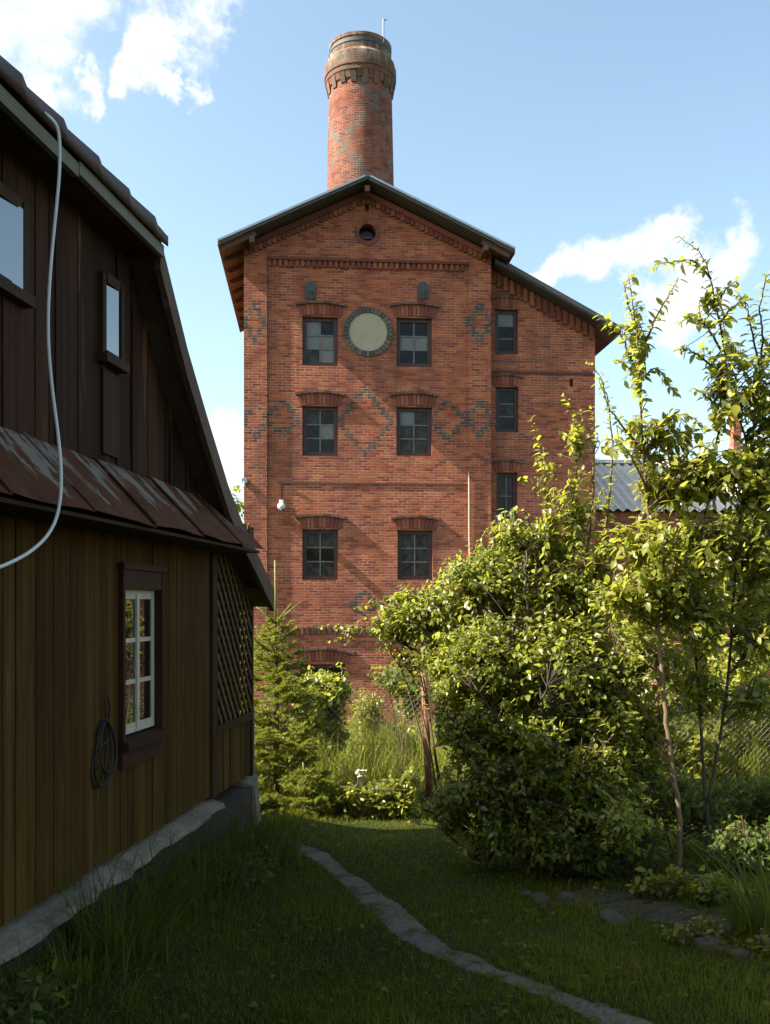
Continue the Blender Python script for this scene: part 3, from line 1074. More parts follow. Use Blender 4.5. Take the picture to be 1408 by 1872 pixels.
# roof: two pitched slabs with zinc verge, and rafter feet under the overhanging eaves
rf = MB()
th = 0.10
yb0, yb1 = -OV, DEPTH + 0.5
for (a, b_) in ((rl, ra), (ra, rr_)):
    rf.hexa([(a[0], yb0, a[1] - th), (b_[0], yb0, b_[1] - th), (b_[0], yb1, b_[1] - th), (a[0], yb1, a[1] - th),
             (a[0], yb0, a[1]), (b_[0], yb0, b_[1]), (b_[0], yb1, b_[1]), (a[0], yb1, a[1])])
roof = rf.build('roof', M['tar_roof'], tower)
vg = MB()
for (a, b_) in ((rl, ra), (ra, rr_)):
    vg = MB()
    vg.bar((a[0], yb0 - 0.02, a[1] + 0.005), (b_[0], yb0 - 0.02, b_[1] + 0.005), 0.035, 0.055)
    vg.build('verge', M['zinc'], roof)
rid = MB(); rid.tube([(ra[0], yb0 - 0.04, ra[1] + 0.01), (ra[0], yb1, ra[1] + 0.01)], 0.075, 8)
rid.build('ridge', M['tar_roof'], roof)
rt = MB()
for k_ in range(9):
    yy = -0.52 + k_ * 0.92
    for (e, xw) in ((rl, 0.35), (rr_, TW - 0.35)):
        xe = e[0] + (0.10 if e is rl else -0.10)
        rt = MB(); rt.bar((xe, yy, roof_z(xe) - th - 0.075), (xw, yy, roof_z(xw) - th - 0.075), 0.11, 0.14)
        rt.build('rafter', M['soffit'], roof)
for xx in (0.25, TW - 0.25, ra[0]):
    rt = MB(); rt.bar((xx, -OV + 0.06, roof_z(xx) - th - 0.22), (xx, 0.3, roof_z(xx) - th - 0.22), 0.13, 0.15)
    rt.build('purlin', M['soffit'], roof)
for (e, sg) in ((rl, 1), (rr_, -1)):
    sf = MB()
    x0, x1 = e[0], (0.0 if sg == 1 else TW)
    for k_ in range(8):
        ya, yb_ = -OV + 0.01 + k_ * 1.0, -OV + 0.98 + k_ * 1.0
        p = [(x0, ya, roof_z(x0) - th - 0.02), (x1, ya, roof_z(x1) - th - 0.02), (x1, yb_, roof_z(x1) - th - 0.02), (x0, yb_, roof_z(x0) - th - 0.02)]
        sf.hexa(p + [(a, b_, c_ + 0.015) for a, b_, c_ in p])
    sf.build('soffit', M['soffit'], roof)

# right wing: set back, mono-pitched, narrow windows against the tower
WY = 0.45
wx1 = fac(1088, 700, WY)[0]
wa, wb = fac(926, 484, -0.15), fac(1136, 602, -0.15)


def wroof(x):
    return wa[1] + (wb[1] - wa[1]) * (x - wa[0]) / (wb[0] - wa[0])


M['brick_wing'] = brick('brick_wing_wall', tint=1.15)
wg = MB()
wg.prism([(TW + 0.002, 0), (wx1, 0), (wx1, wroof(wx1) - 0.1), (TW + 0.002, wroof(TW) - 0.1)], lambda p, t: (p[0], t, p[1]), WY, DEPTH - 0.6)
wing = wg.build('wing_wall', M['brick_wing'], tower); recalc(wing)
ww_px = [(905, 947, 566, 647), (906, 948, 708, 790), (908, 946, 864, 950)]
wwins = []
for x0, x1, y0, y1 in ww_px:
    a, b_ = fac(x0, y1, WY), fac(x1, y0, WY)
    wwins.append((a[0], b_[0], a[1], b_[1]))
c = MB()
for x0, x1, z0, z1 in wwins:
    c.box(x0, x1, WY - 0.3, WY + 0.3, z0, z1)
sx, sz = fac(1045, 700, WY)
c.box(sx - 0.05, sx + 0.05, WY - 0.3, WY + 0.2, sz - 0.11, sz + 0.11)
boolean_cut(wing, [c])
for w_, pat in zip(wwins, ('p d d', 'd g d', 'gg gg')):
    make_window(tower, *w_, WY, pat, fw=0.11)
    make_arch(tower, w_[0], w_[1], w_[3], WY, 0.26, 0.05, n=7, ext=0.03, hproud=0.06)
wr = MB()
wr.hexa([(wa[0] - 0.3, -0.15, wroof(wa[0] - 0.3) - 0.1), (wb[0], -0.15, wb[1] - 0.1), (wb[0], DEPTH, wb[1] - 0.1), (wa[0] - 0.3, DEPTH, wroof(wa[0] - 0.3) - 0.1),
         (wa[0] - 0.3, -0.15, wroof(wa[0] - 0.3)), (wb[0], -0.15, wb[1]), (wb[0], DEPTH, wb[1]), (wa[0] - 0.3, DEPTH, wroof(wa[0] - 0.3))])
wroof_o = wr.build('wing_roof', M['tar_roof'], tower)
vg = MB(); vg.bar((wa[0] + 0.02, -0.17, wa[1]), (wb[0], -0.17, wb[1]), 0.03, 0.12)
vx = fac(1050, 545, 0.3)
vg.box(vx[0] - 0.15, vx[0] + 0.15, 0.4, 0.8, wroof(vx[0]) + 0.004, wroof(vx[0]) + 0.16)
vg.build('verge', M['tar_roof'], wroof_o)
wk = MB()
xx = TW + 0.1
while xx < wx1 - 0.1:
    wk.hexa([(xx - .055, WY - 0.09, wroof(xx) - 0.5), (xx + .055, WY - 0.09, wroof(xx) - 0.5), (xx + .055, WY + .02, wroof(xx) - 0.5), (xx - .055, WY + .02, wroof(xx) - 0.5),
             (xx - .055, WY - 0.09, wroof(xx - .055) - 0.12), (xx + .055, WY - 0.09, wroof(xx + .055) - 0.12), (xx + .055, WY + .02, wroof(xx + .055) - 0.12), (xx - .055, WY + .02, wroof(xx - .055) - 0.12)])
    xx += 0.19
z = fac(1000, 682, WY)[1]
wk.box(TW + 0.01, wx1 - 0.01, WY - 0.028, WY + 0.02, z - 0.04, z + 0.04)
wk.build('rake_corbel', M['voussoir'], tower)
ws = MB()
for k_ in range(7):
    ya, yb_ = -0.13 + k_ * 1.0, 0.84 + k_ * 1.0
    p = [(wx1, ya, wroof(wx1) - 0.13), (wb[0] - 0.01, ya, wroof(wb[0]) - 0.13), (wb[0] - 0.01, yb_, wroof(wb[0]) - 0.13), (wx1, yb_, wroof(wx1) - 0.13)]
    ws.hexa(p + [(a, b_, c_ + 0.02) for a, b_, c_ in p])
ws.build('soffit', M['soffit'], wroof_o)

# outdoor lamp with its cable, lightning conductor, corner bracket: fixed to the tower
lx, lz = fac(515, 927, REC)
lm = MB()
lm.lathe([(0.001, -0.105), (0.05, -0.095), (0.085, -0.065), (0.105, -0.02), (0.108, 0.02), (0.09, 0.065), (0.05, 0.095), (0.001, 0.105)], 20, (lx, REC - 0.17, lz))
lm.tube([(lx, REC - 0.17, lz + 0.08), (lx, REC - 0.10, lz + 0.13), (lx, REC + 0.01, lz + 0.12)], 0.022, 8)
lm.box(lx - 0.06, lx + 0.06, REC - 0.03, REC + 0.01, lz + 0.05, lz + 0.19)
lamp = empty('wall_lamp', TO + TEX * lx + TEY * REC + Vector((0, 0, lz)), TPHI)
tag(lamp, 'small white globe lamp on the brick tower, left of the lowest left window', 'lamp')
for v_i, v_ in enumerate(lm.v):
    lm.v[v_i] = (v_[0] - lx, v_[1] - REC, v_[2] - lz)
lm.build('globe', M['lamp_white'], lamp, smooth=True)
ln_ = MB(); ln_.lathe([(0.001, 0.0), (0.05, -0.006), (0.062, -0.03), (0.06, -0.05)], 14, (0.02, -0.21, -0.07))
ln_.build('lens', M['cable_black'], lamp, smooth=True)
cb = MB(); zt = fac(515, 884, REC)[1] - lz
cb.tube([(0, -0.012, 0.15), (0.005, -0.012, zt * 0.6), (0, -0.012, zt), (0.25, -0.045, zt + 0.02)], 0.014, 5)
cb.build('cable', M['cable_black'], lamp)
ex, ez = fac(449, 882)
br = MB().box(ex - 0.09, ex + 0.05, -0.10, 0.0, ez - 0.02, ez + 0.10)
br.tube([(ex - 0.03, -0.06, ez + 0.02), (ex - 0.03, -0.08, ez - 0.14)], 0.05, 8)
br.build('corner_bracket', M['zinc'], tower)
lc = MB(); p0, p1 = fac(857, 870, 0), fac(860, 1090, 0)
lc.tube([(p0[0], -0.03, p0[1]), (p0[0] + 0.005, -0.03, (p0[1] + p1[1]) / 2), (p1[0], -0.03, p1[1])], 0.017, 6)
lc.tube([(p0[0], -0.03, p0[1]), (p0[0], 0.03, p0[1] + 0.1)], 0.017, 6)
lc.build('lightning_conductor', simple('pale_conductor', (0.55, 0.42, 0.30), 0.6, 0.2, 8), tower)

# ------------------------------------------------------------------ chimney stack behind the tower
CZ = 40.0
cc = at(659, 335, CZ)
cbz = -1.7
chim = empty('brick_chimney', (cc.x, CZ, cbz))
tag(chim, 'tall round red brick factory chimney with a corbelled crown, rising behind the tower roof', 'chimney')


def cz_(py):
    return at(0, py, CZ).z - cbz


def cr(px):
    return px / F * CZ


def chim_stain(k, oc, z, col):
    n = k.noise(k.v('MULTIPLY', oc, (1.5, 1.5, 0.25)), 1.6, 6.0, 0.7)
    n2 = k.noise(oc, 2.2, 5.0, 0.65)
    z1, z2, z3 = cz_(150), cz_(118), cz_(88)
    # white efflorescence running down from the ledge, darker soot near the mouth
    wash = k.m('MULTIPLY', k.mr(n, 0.44, 0.56), k.m('MULTIPLY', k.mr(z, z1, z2), k.mr(z, z3 + 0.6, z2, 0.15, 1.0)))
    col = k.mix(k.m('MULTIPLY', wash, 0.8), col, (0.55, 0.50, 0.38))
    soot = k.m('MULTIPLY', k.mr(z, z1 - 0.6, z1), k.mr(n2, 0.34, 0.56))
    return k.mix(k.m('MULTIPLY', soot, 0.72), col, (0.085, 0.062, 0.042))


M['brick_stack'] = brick('brick_stack', radius=1.34, stain=chim_stain, tint=0.62, mortar=(0.34, 0.27, 0.22))
sh = MB(); sh.lathe([(cr(72), 0), (cr(61), cz_(335)), (cr(57.5), cz_(172))], 72)
sh.build('shaft', M['brick_stack'], chim, smooth=True)
crn = MB(); crn.lathe([(cr(57.5), cz_(172)), (cr(60), cz_(170)), (cr(60), cz_(160)), (cr(64), cz_(159)), (cr(64), cz_(151)), (cr(65.5), cz_(150)), (cr(65.5), cz_(133)), (cr(63), cz_(132)), (cr(63), cz_(124)), (cr(57), cz_(117)), (cr(55.5), cz_(116)), (cr(55.5), cz_(97)), (cr(57), cz_(96)), (cr(57), cz_(90)), (cr(50), cz_(89)), (cr(46), cz_(95)), (cr(46), cz_(150))], 72)
cro = crn.build('crown', M['brick_stack'], chim)
cw = MB()
for i in range(36):
    a = 2 * math.pi * i / 36
    hgt = (0.22 if i % 2 else 0.46) + 0.05 * math.sin(i * 2.3)
    wd = 0.5 * 2 * math.pi * cr(58) / 36 * 0.95
    ca, sa = math.cos(a), math.sin(a)
    def P_(r_, t, zz):
        return (r_ * ca - t * sa, r_ * sa + t * ca, zz)
    z1_ = cz_(160)
    cw.hexa([P_(cr(56.5), -wd, z1_ - hgt), P_(cr(59.5), -wd, z1_ - hgt), P_(cr(59.5), wd, z1_ - hgt), P_(cr(56.5), wd, z1_ - hgt),
             P_(cr(56.5), -wd, z1_ + .02), P_(cr(63), -wd, z1_ + .02), P_(cr(63), wd, z1_ + .02), P_(cr(56.5), wd, z1_ + .02)])
cw.build('corbel', M['corbel_brick'], cro)
bn = MB(); bn.lathe([(cr(55.5), cz_(95) - 0.10), (cr(56.6), cz_(95) - 0.10), (cr(56.6), cz_(95) - 0.24), (cr(55.5), cz_(95) - 0.24)], 72)
bn.build('iron_band', M['iron'], cro)
rd_ = MB(); a = math.radians(-42)
rd_.tube([(cr(56) * math.cos(a), cr(56) * math.sin(a), cz_(100)), (cr(56.5) * math.cos(a), cr(56.5) * math.sin(a), cz_(58))], 0.045, 6)
rd_.tube([(cr(56.5) * math.cos(a), cr(56.5) * math.sin(a), cz_(60)), (cr(56.5) * math.cos(a) + 0.14, cr(56.5) * math.sin(a), cz_(58.5))], 0.03, 6)
rd_.build('lightning_rod', M['zinc'], chim)

# ------------------------------------------------------------------ low building with corrugated roof, right of the wing
fb_x0 = wx1 + 0.02
lowb = empty('corrugated_roof_building', TO + TEX * fb_x0 + TEY * 2.6, TPHI)
tag(lowb, 'low brick building under a blue-grey corrugated roof, right of the tower wing', 'building')
FBZ = 2.6


def fbl(px, py, ly=0.0):
    x, z = fac(px, py, FBZ + ly)
    return x - fb_x0, z


ez_ = fbl(1110, 932, -0.25)[1]
rz_ = fbl(1110, 846, 3.6)[1]
LW = 19.0
fw_ = MB(); fw_.box(0, LW, 0, 7.2, 0, ez_ - 0.05)
fw_.prism([(0, ez_ - 0.05), (7.2, ez_ - 0.05), (3.6, rz_ - 0.12)], lambda p, t: (t, p[0], p[1]), LW - 0.3, LW)
o = fw_.build('wall', M['brick_wing'], lowb); recalc(o)
nc = int(LW / 0.045)
xsr = np.linspace(0, LW + 0.3, nc)
wv = 0.05 * np.sin(xsr / 0.30 * 2 * math.pi)
V = []
for (yy, zz) in ((-0.25, ez_), (3.6, rz_)):
    V += [(x_, yy, zz + w_) for x_, w_ in zip(xsr, wv)]
V += [(x_, 7.5, ez_ + w_) for x_, w_ in zip(xsr, wv)]
i0 = np.arange(nc - 1)
f = np.concatenate([np.stack([i0, i0 + 1, i0 + 1 + nc, i0 + nc], -1), np.stack([i0 + nc, i0 + 1 + nc, i0 + 1 + 2 * nc, i0 + 2 * nc], -1)])
rfo = np_mesh('roof', np.array(V), [f], M['corrugated'], lowb, smooth=True)
rc_ = MB(); rc_.hexa([(0, 3.42, rz_ - 0.03), (LW + 0.3, 3.42, rz_ - 0.03), (LW + 0.3, 3.78, rz_ - 0.03), (0, 3.78, rz_ - 0.03), (0, 3.5, rz_ + 0.09), (LW + 0.3, 3.5, rz_ + 0.09), (LW + 0.3, 3.7, rz_ + 0.09), (0, 3.7, rz_ + 0.09)])
rc_.build('ridge_cap', M['corrugated'], rfo)
cpx = fbl(1345, 780, 3.6)[0]
ch = MB().box(cpx - 0.14, cpx + 0.14, 3.45, 3.8, rz_ - 0.4, fbl(1345, 762, 3.6)[1])
ch.box(cpx - 0.18, cpx + 0.18, 3.41, 3.84, fbl(1345, 762, 3.6)[1] + 0.003, fbl(1345, 757, 3.6)[1])
ch.build('chimney', brick('brick_low_chimney', tint=1.25), rfo)

# ------------------------------------------------------------------ wooden house on the left
VPX = 945.0
HTH = math.atan((VPX - HX) / F)
HA = 2.24
HO = Vector((-HA, 0, 0))
house = empty('wooden_house', HO, -HTH)
tag(house, 'old dark brown timber house with a half-hipped roof, rusty skirt roof and white-sashed window', 'house')
HNX, HUY = Vector((math.cos(HTH), -math.sin(HTH), 0)), Vector((math.sin(HTH), math.cos(HTH), 0))


def hp(px, py, off=0.0):
    """photo pixel on the plane local x = off of the house -> along-wall u, height z"""
    d = Vector(((px - HX) / F, 1, (HY - py) / F))
    t = (off - (EYEV - HO).dot(HNX)) / d.dot(HNX)
    p = EYEV + d * t - HO
    return p.dot(HUY), p.z


GO = 0.18      # how far roof overhangs the gable
prof_px = [(290, 437), (340, 640), (375, 760), (415, 890), (440, 955), (467, 1010), (499, 1080)]
rake = [hp(px, py, GO) for px, py in prof_px]
hipz = rake[0][1]
ridge_u = rake[-1][0] - 4.7
top_sl = (rake[0][1] - rake[2][1]) / (rake[2][0] - rake[0][0])
ridge_z = hipz + (rake[0][0] - ridge_u) * top_sl
HLEN = 9.0


def rake_z(u):
    u = ridge_u + abs(u - ridge_u)
    us = [ridge_u] + [p[0] for p in rake]; zs = [ridge_z] + [p[1] for p in rake]
    return float(np.interp(u, us, zs))


plinth_top = 0.33
skirt_zt = hp(0, 781)[1]
SKO = 0.34
skirt_zb = hp(240, 951, SKO)[1]
u_far = hp(457, 1200)[0]
u_post = hp(384, 1200)[0]
u_near = 2 * ridge_u - rake[-1][0] + 0.25


def planks(u0, u1, zlo, zhi, width, opens, x0, x1, seed, jit=0.004, gap=0.004):
    """vertical boards between u0 and u1, each its own piece, split round openings (u0,u1,z0,z1)"""
    r = np.random.default_rng(seed)
    cutsu = sorted({u0, u1} | {o[i] for o in opens for i in (0, 1) if u0 < o[i] < u1})
    m_ = MB()
    for a, b in zip(cutsu[:-1], cutsu[1:]):
        n = max(1, round((b - a) / width))
        ed = np.linspace(a, b, n + 1)
        if n > 2:
            ed[1:-1] += r.normal(0, width * 0.06, n - 1)
        for p, q in zip(ed[:-1], ed[1:]):
            mid = (p + q) / 2
            iv = [(None, None)]
            blocked = sorted([(o[2], o[3]) for o in opens if o[0] <= mid <= o[1]])
            lo = None
            spans = []
            for z0, z1 in blocked:
                spans.append((lo, z0)); lo = z1
            spans.append((lo, None))
            dx = r.normal(0, jit)
            for s0, s1 in spans:
                za, zb = (zlo(p), zlo(q)) if s0 is None else (s0, s0)
                zc, zd = (zhi(p), zhi(q)) if s1 is None else (s1, s1)
                if max(zc, zd) - max(za, zb) < 0.01:
                    continue
                zc, zd = max(zc, za + .005), max(zd, zb + .005)
                m_.hexa([(x0, p + gap / 2, za), (x1 + dx, p + gap / 2, za), (x1 + dx, q - gap / 2, zb), (x0, q - gap / 2, zb),
                         (x0, p + gap / 2, zc), (x1 + dx, p + gap / 2, zc), (x1 + dx, q - gap / 2, zd), (x0, q - gap / 2, zd)])
    return m_


# openings
wu0, wu1 = hp(227, 1200, 0.02)[0], hp(289, 1200, 0.0)[0]
wz1, wz0 = hp(255, 1078)[1], hp(289, 1327)[1]
WIN = (wu0, wu1, wz0, wz1)
u1a, u1b = hp(-25, 450)[0], hp(33, 450)[0]
z1a, z1b = hp(28, 528)[1], hp(33, 385)[1]
u2a, u2b = hp(187, 580)[0], hp(213, 580)[0]
z2a, z2b = hp(208, 655)[1], hp(208, 528)[1]
UP1, UP2 = (u1a, u1b, z1a, z1b), (u2a, u2b, z2a, z2b)
z_head = skirt_zt

lower = planks(u_near, u_post, lambda u: plinth_top + 0.02 + 0.006 * math.sin(u * 31), lambda u: z_head, 0.088, [(wu0, wu1, wz0 - 0.06, wz1)], -0.02, 0.0, 11, 0.0025)
lower.build('wall', M['clad'], house)
up = planks(u_near - 0.05, u_far + 0.05, lambda u: z_head + 0.005, lambda u: max(z_head + 0.01, min(hipz + 0.05, rake_z(u) - 0.07)), 0.155, [UP1, UP2], -0.03, 0.0, 12, 0.005, 0.006)
r = np.random.default_rng(2)
u = u_near + 0.1
while u < u_far:
    zt = min(hipz + 0.02, rake_z(u) - 0.08)
    if zt > z_head + 0.1 and not any(o[0] - 0.09 < u < o[1] + 0.09 for o in (UP1, UP2)):
        up.hexa([(-0.01, u - 0.016, z_head + .01), (0.014, u - 0.016, z_head + .01), (0.014, u + 0.016, z_head + .01), (-0.01, u + 0.016, z_head + .01),
                 (-0.01, u - 0.016, zt), (0.014, u - 0.016, zt), (0.014, u + 0.016, zt), (-0.01, u + 0.016, zt)])
    u += r.choice([0.31, 0.46, 0.62])
up.build('gable_wall', M['gable'], house)
# shell of the house behind the boards
core = MB()
uu_ = [u_near] + list(np.linspace(u_near + 0.4, u_far - 0.4, 17)) + [u_far]
pl_ = [(u_near, 0.0), (u_far, 0.0)] + [(u_, min(ridge_z, rake_z(u_)) - 0.12) for u_ in reversed(uu_)]
# half-hip cuts the gable: core starts behind the hip above its eave
lowp = [(u_near, -0.3), (u_post, -0.3)] + [(u_, min(hipz - 0.02, rake_z(u_) - 0.12)) for u_ in reversed(uu_) if u_ < u_post]
core.prism(lowp, lambda p, t: (t, p[0], p[1]), -0.16, -HLEN)
o = core.build('back_wall', M['trim'], house); recalc(o)

# corner post, porch panel and lattice
tr = MB()
tr.box(-0.03, 0.022, u_post, u_post + 0.10, plinth_top, z_head - 0.05)
tr.build('corner_board', M['trim'], house)
la0, la1 = u_post + 0.13, u_far
lz0, lz1 = hp(440, 1308)[1], z_head - 0.10
lt = MB()


def clip_seg(p, d, box):
    t0, t1 = -99.0, 99.0
    for i in (0, 1):
        if abs(d[i]) < 1e-9:
            continue
        a, b = (box[i][0] - p[i]) / d[i], (box[i][1] - p[i]) / d[i]
        t0, t1 = max(t0, min(a, b)), min(t1, max(a, b))
    return (t0, t1) if t1 - t0 > 0.03 else None


for fam, (dd, xo) in enumerate((((0.66, -0.75), 0.010), ((0.66, 0.75), -0.006))):
    nn = (-dd[1], dd[0])
    for k_ in range(-40, 60):
        c0 = (la0 + nn[0] * k_ * 0.088, lz0 + nn[1] * k_ * 0.088)
        s_ = clip_seg(c0, dd, ((la0, la1), (lz0, lz1)))
        if s_:
            a, b = (c0[0] + dd[0] * s_[0], c0[1] + dd[1] * s_[0]), (c0[0] + dd[0] * s_[1], c0[1] + dd[1] * s_[1])
            lt.bar((xo, a[0], a[1]), (xo, b[0], b[1]), 0.034, 0.013, up=(1, 0, 0))
lt.build('lattice', M['lattice'], house)
lf = MB()
lf.box(-0.02, 0.020, u_far, u_far + 0.045, plinth_top - 0.1, z_head - 0.12)
lf.box(-0.02, 0.024, la0 - 0.03, u_far, lz0 - 0.06, lz0)
lf.box(-0.02, 0.018, u_post + 0.102, la0 - 0.001, plinth_top, z_head - 0.06)
lf.build('lattice_frame', M['trim'], house)
pp = planks(la0, u_far - 0.002, lambda u: plinth_top + 0.0, lambda u: lz0 - 0.062, 0.09, [], -0.02, 0.002, 17, 0.002)
pp.build('porch_panel', M['clad'], house)
pe = MB().box(-0.05, 0.012, u_far + 0.047, u_far + 0.10, plinth_top - 0.02, lz0 + 0.02)
pe.build('porch_edge', simple('grey_edge_sheet', (0.10, 0.105, 0.12), 0.6, 0.3, 6), house)
pi_ = MB(); pi_.box(-2.2, -0.9, u_post + 0.1, u_far, -0.3, z_head - 0.1)
pi_.box(-0.9, -0.10, u_far - 0.03, u_far + 0.03, -0.2, z_head - 0.1)
pi_.build('porch_wall', M['trim'], house)

# plinth and sloping cement ledge
pb = MB(); n = 60
us = np.linspace(u_near - 0.1, u_post + 0.12, n)
r = np.random.default_rng(5)
LEDGE = 0.085
for i in range(n - 1):
    j0, j1 = r.normal(0, 0.008), r.normal(0, 0.008)
    a, b = us[i], us[i + 1]
    if i == 0:
        e0, d0 = 0.0, 0.0
    e1, d1 = r.normal(0, 0.012), r.normal(0, 0.008)
    pb.hexa([(-0.15, a, plinth_top - 0.07), (LEDGE + e0, a, plinth_top - 0.085 + d0), (LEDGE + e1, b, plinth_top - 0.085 + d1), (-0.15, b, plinth_top - 0.07),
             (-0.15, a, plinth_top + 0.018), (LEDGE - 0.012 + e0, a, plinth_top - 0.050 + d0), (LEDGE - 0.012 + e1, b, plinth_top - 0.050 + d1), (-0.15, b, plinth_top + 0.018)])
    e0, d0 = e1, d1
pb.build('plinth_ledge', M['concrete'], house)
pw = MB()
us = np.linspace(u_near - 0.1, u_far + 0.02, 40)
for i in range(39):
    a, b = us[i], us[i + 1]
    pw.hexa([(-0.15, a, -0.6), (0.075, a, -0.6), (0.075, b, -0.6), (-0.15, b, -0.6), (-0.15, a, plinth_top - .075), (0.055, a, plinth_top - .088), (0.055, b, plinth_top - .088), (-0.15, b, plinth_top - .075)])
pw.build('plinth', M['plinth'], house)
ps = MB()
for k_, (uo, w_, h_, x_) in enumerate(((0.36, 0.16, 0.10, 0.12), (0.60, 0.2, 0.08, 0.11), (0.90, 0.24, 0.30, 0.13))):
    uc = u_post + uo
    ps.hexa([(-0.1, uc, -0.45), (x_, uc, -0.45), (x_ - .02, uc + w_, -0.45), (-0.1, uc + w_, -0.45), (-0.1, uc + .01, h_), (x_ - .05, uc + .02, h_ - .05), (x_ - .08, uc + w_ - .03, h_ + .02), (-0.1, uc + w_, h_)])
ps.build('footing_stone', M['concrete'], house)

# window with white sash
wn = MB()
cw_ = 0.032
wn.box(-0.02, 0.03, wu0 - cw_, wu0, wz0 - 0.02, wz1 + 0.11)
wn.box(-0.02, 0.03, wu1, wu1 + cw_ * 0.9, wz0 - 0.02, wz1 + 0.11)
wn.box(-0.02, 0.026, wu0, wu1, wz1 + 0.001, wz1 + 0.111)
wn.box(-0.02, 0.045, wu0 - cw_ - 0.02, wu1 + cw_ + 0.01, wz1 + 0.112, wz1 + 0.15)
wn.hexa([(-0.12, wu0 - cw_, wz0 - 0.05), (0.06, wu0 - cw_, wz0 - 0.07), (0.06, wu1 + cw_ * 0.9, wz0 - 0.07), (-0.12, wu1 + cw_ * 0.9, wz0 - 0.05),
         (-0.12, wu0 - cw_, wz0 - 0.001), (0.06, wu0 - cw_, wz0 - 0.024), (0.06, wu1 + cw_ * 0.9, wz0 - 0.024), (-0.12, wu1 + cw_ * 0.9, wz0 - 0.001)])
wn.box(-0.02, 0.026, wu0 - cw_, wu1 + cw_ * 0.9, wz0 - 0.17, wz0 - 0.072)
# reveals
wn.box(-0.16, -0.021, wu0 - 0.02, wu0 - 0.001, wz0, wz1); wn.box(-0.16, -0.021, wu1 + 0.001, wu1 + 0.02, wz0, wz1)
wn.box(-0.16, -0.021, wu0 - 0.02, wu1 + 0.02, wz1 + 0.001, wz1 + 0.02)
window = wn.build('window', M['casing'], house)
sa = MB()
sx0, sx1 = -0.058, -0.024
m1 = 0.045
um = (wu0 + wu1) / 2 + 0.012
sa.box(sx0, sx1, wu0, wu0 + m1, wz0 + 0.002, wz1); sa.box(sx0, sx1, wu1 - m1, wu1, wz0 + 0.002, wz1)
sa.box(sx0, sx1 - 0.003, wu0 + m1, wu1 - m1, wz0 + 0.002, wz0 + 0.06); sa.box(sx0, sx1 - 0.003, wu0 + m1, wu1 - m1, wz1 - 0.055, wz1)
sa.box(sx0, sx1 + 0.008, um - 0.019, um + 0.019, wz0 + 0.004, wz1 - 0.03)
for t in (1 / 3, 2 / 3):
    zz = wz0 + 0.06 + (wz1 - wz0 - 0.115) * t
    sa.box(sx0 + 0.004, sx1 - 0.002, wu0 + m1, wu1 - m1, zz - 0.013, zz + 0.013)
sa.build('sash', M['white_paint'], window)
pn = MB().box(-0.038, -0.030, wu0 + 0.01, wu1 - 0.01, wz0 + 0.02, wz1 - 0.02)
pn.build('pane', M['house_glass'], window)
for (a, b, c_, d_) in (UP1, UP2):
    f_ = MB()
    t = 0.035
    f_.box(-0.05, 0.022, a - t, a + 0.008, c_ - t, d_ + t); f_.box(-0.05, 0.034, b - 0.008, b + t, c_ - t, d_ + t)
    f_.box(-0.05, 0.028, a + 0.008, b - 0.008, d_ - 0.01, d_ + t * 1.3); f_.box(-0.05, 0.055, a - t - 0.02, b + t + 0.02, c_ - t - 0.03, c_ - t + 0.02)
    f_.box(-0.05, 0.024, a + 0.008, b - 0.008, c_ - t + 0.021, c_ + 0.01)
    w_ = f_.build('gable_window', M['trim'], house)
    MB().hexa([(0.004, a, c_), (0.010, a, c_), (0.010 + 0.085 * (b - a), b, c_), (0.004 + 0.085 * (b - a), b, c_), (0.004, a, d_), (0.010, a, d_), (0.010 + 0.085 * (b - a), b, d_), (0.004 + 0.085 * (b - a), b, d_)]).build('pane', M['house_glass'], w_)
pd = MB(); pd.box(0.0, 0.010, u2a - 0.005, u2b + 0.02, z_head + 0.05, z2a - 0.09)
pd.build('patch_board', wood('grey_patch_board', (0.028, 0.015, 0.011), (0.042, 0.023, 0.017), (0.062, 0.036, 0.026), 0.6, spec=0.1), house)

# skirt roof of lapped painted sheets
sk = MB()
us = [u_near - 0.2]
r = np.random.default_rng(21)
ends = hp(484, 1003, SKO)[0]
# seams where the photo shows them
seams = [hp(px, py, SKO)[0] for px, py in ((172, 935), (285, 962), (372, 980), (440, 995))]
u = seams[0]
pre = []
while u > u_near:
    u -= 0.72; pre.insert(0, u)
us = pre + seams + [ends]
for i in range(len(us) - 1):
    a, b = us[i], us[i + 1]
    n = 6
    # sheet runs down the slope slightly askew and its lower edge is bent and uneven
    for j in range(n):
        p, q = a + (b - a) * j / n, a + (b - a) * (j + 1) / n + (0.02 if j == n - 1 and i < len(us) - 2 else 0)
        l0 = 0.012 * (1 - j / n) + 0.004 * math.sin(p * 9 + i); l1 = 0.012 * (1 - (j + 1) / n) + 0.004 * math.sin(q * 9 + i)
        dz0, dz1 = -0.005 * math.sin(p * 5.3), -0.005 * math.sin(q * 5.3)
        sk.hexa([(0.0, p, skirt_zt + l0 - .004), (SKO, p, skirt_zb + l0 + dz0 - .004), (SKO, q, skirt_zb + l1 + dz1 - .004), (0.0, q, skirt_zt + l1 - .004),
                 (0.0, p, skirt_zt + l0), (SKO, p, skirt_zb + l0 + dz0), (SKO, q, skirt_zb + l1 + dz1), (0.0, q, skirt_zt + l1)])
    sk.bar((0.0, a + 0.004, skirt_zt + 0.012), (SKO, a + 0.004, skirt_zb + 0.010), 0.008, 0.012)
skirt = sk.build('skirt_roof', M['skirt'], house)
su = MB()
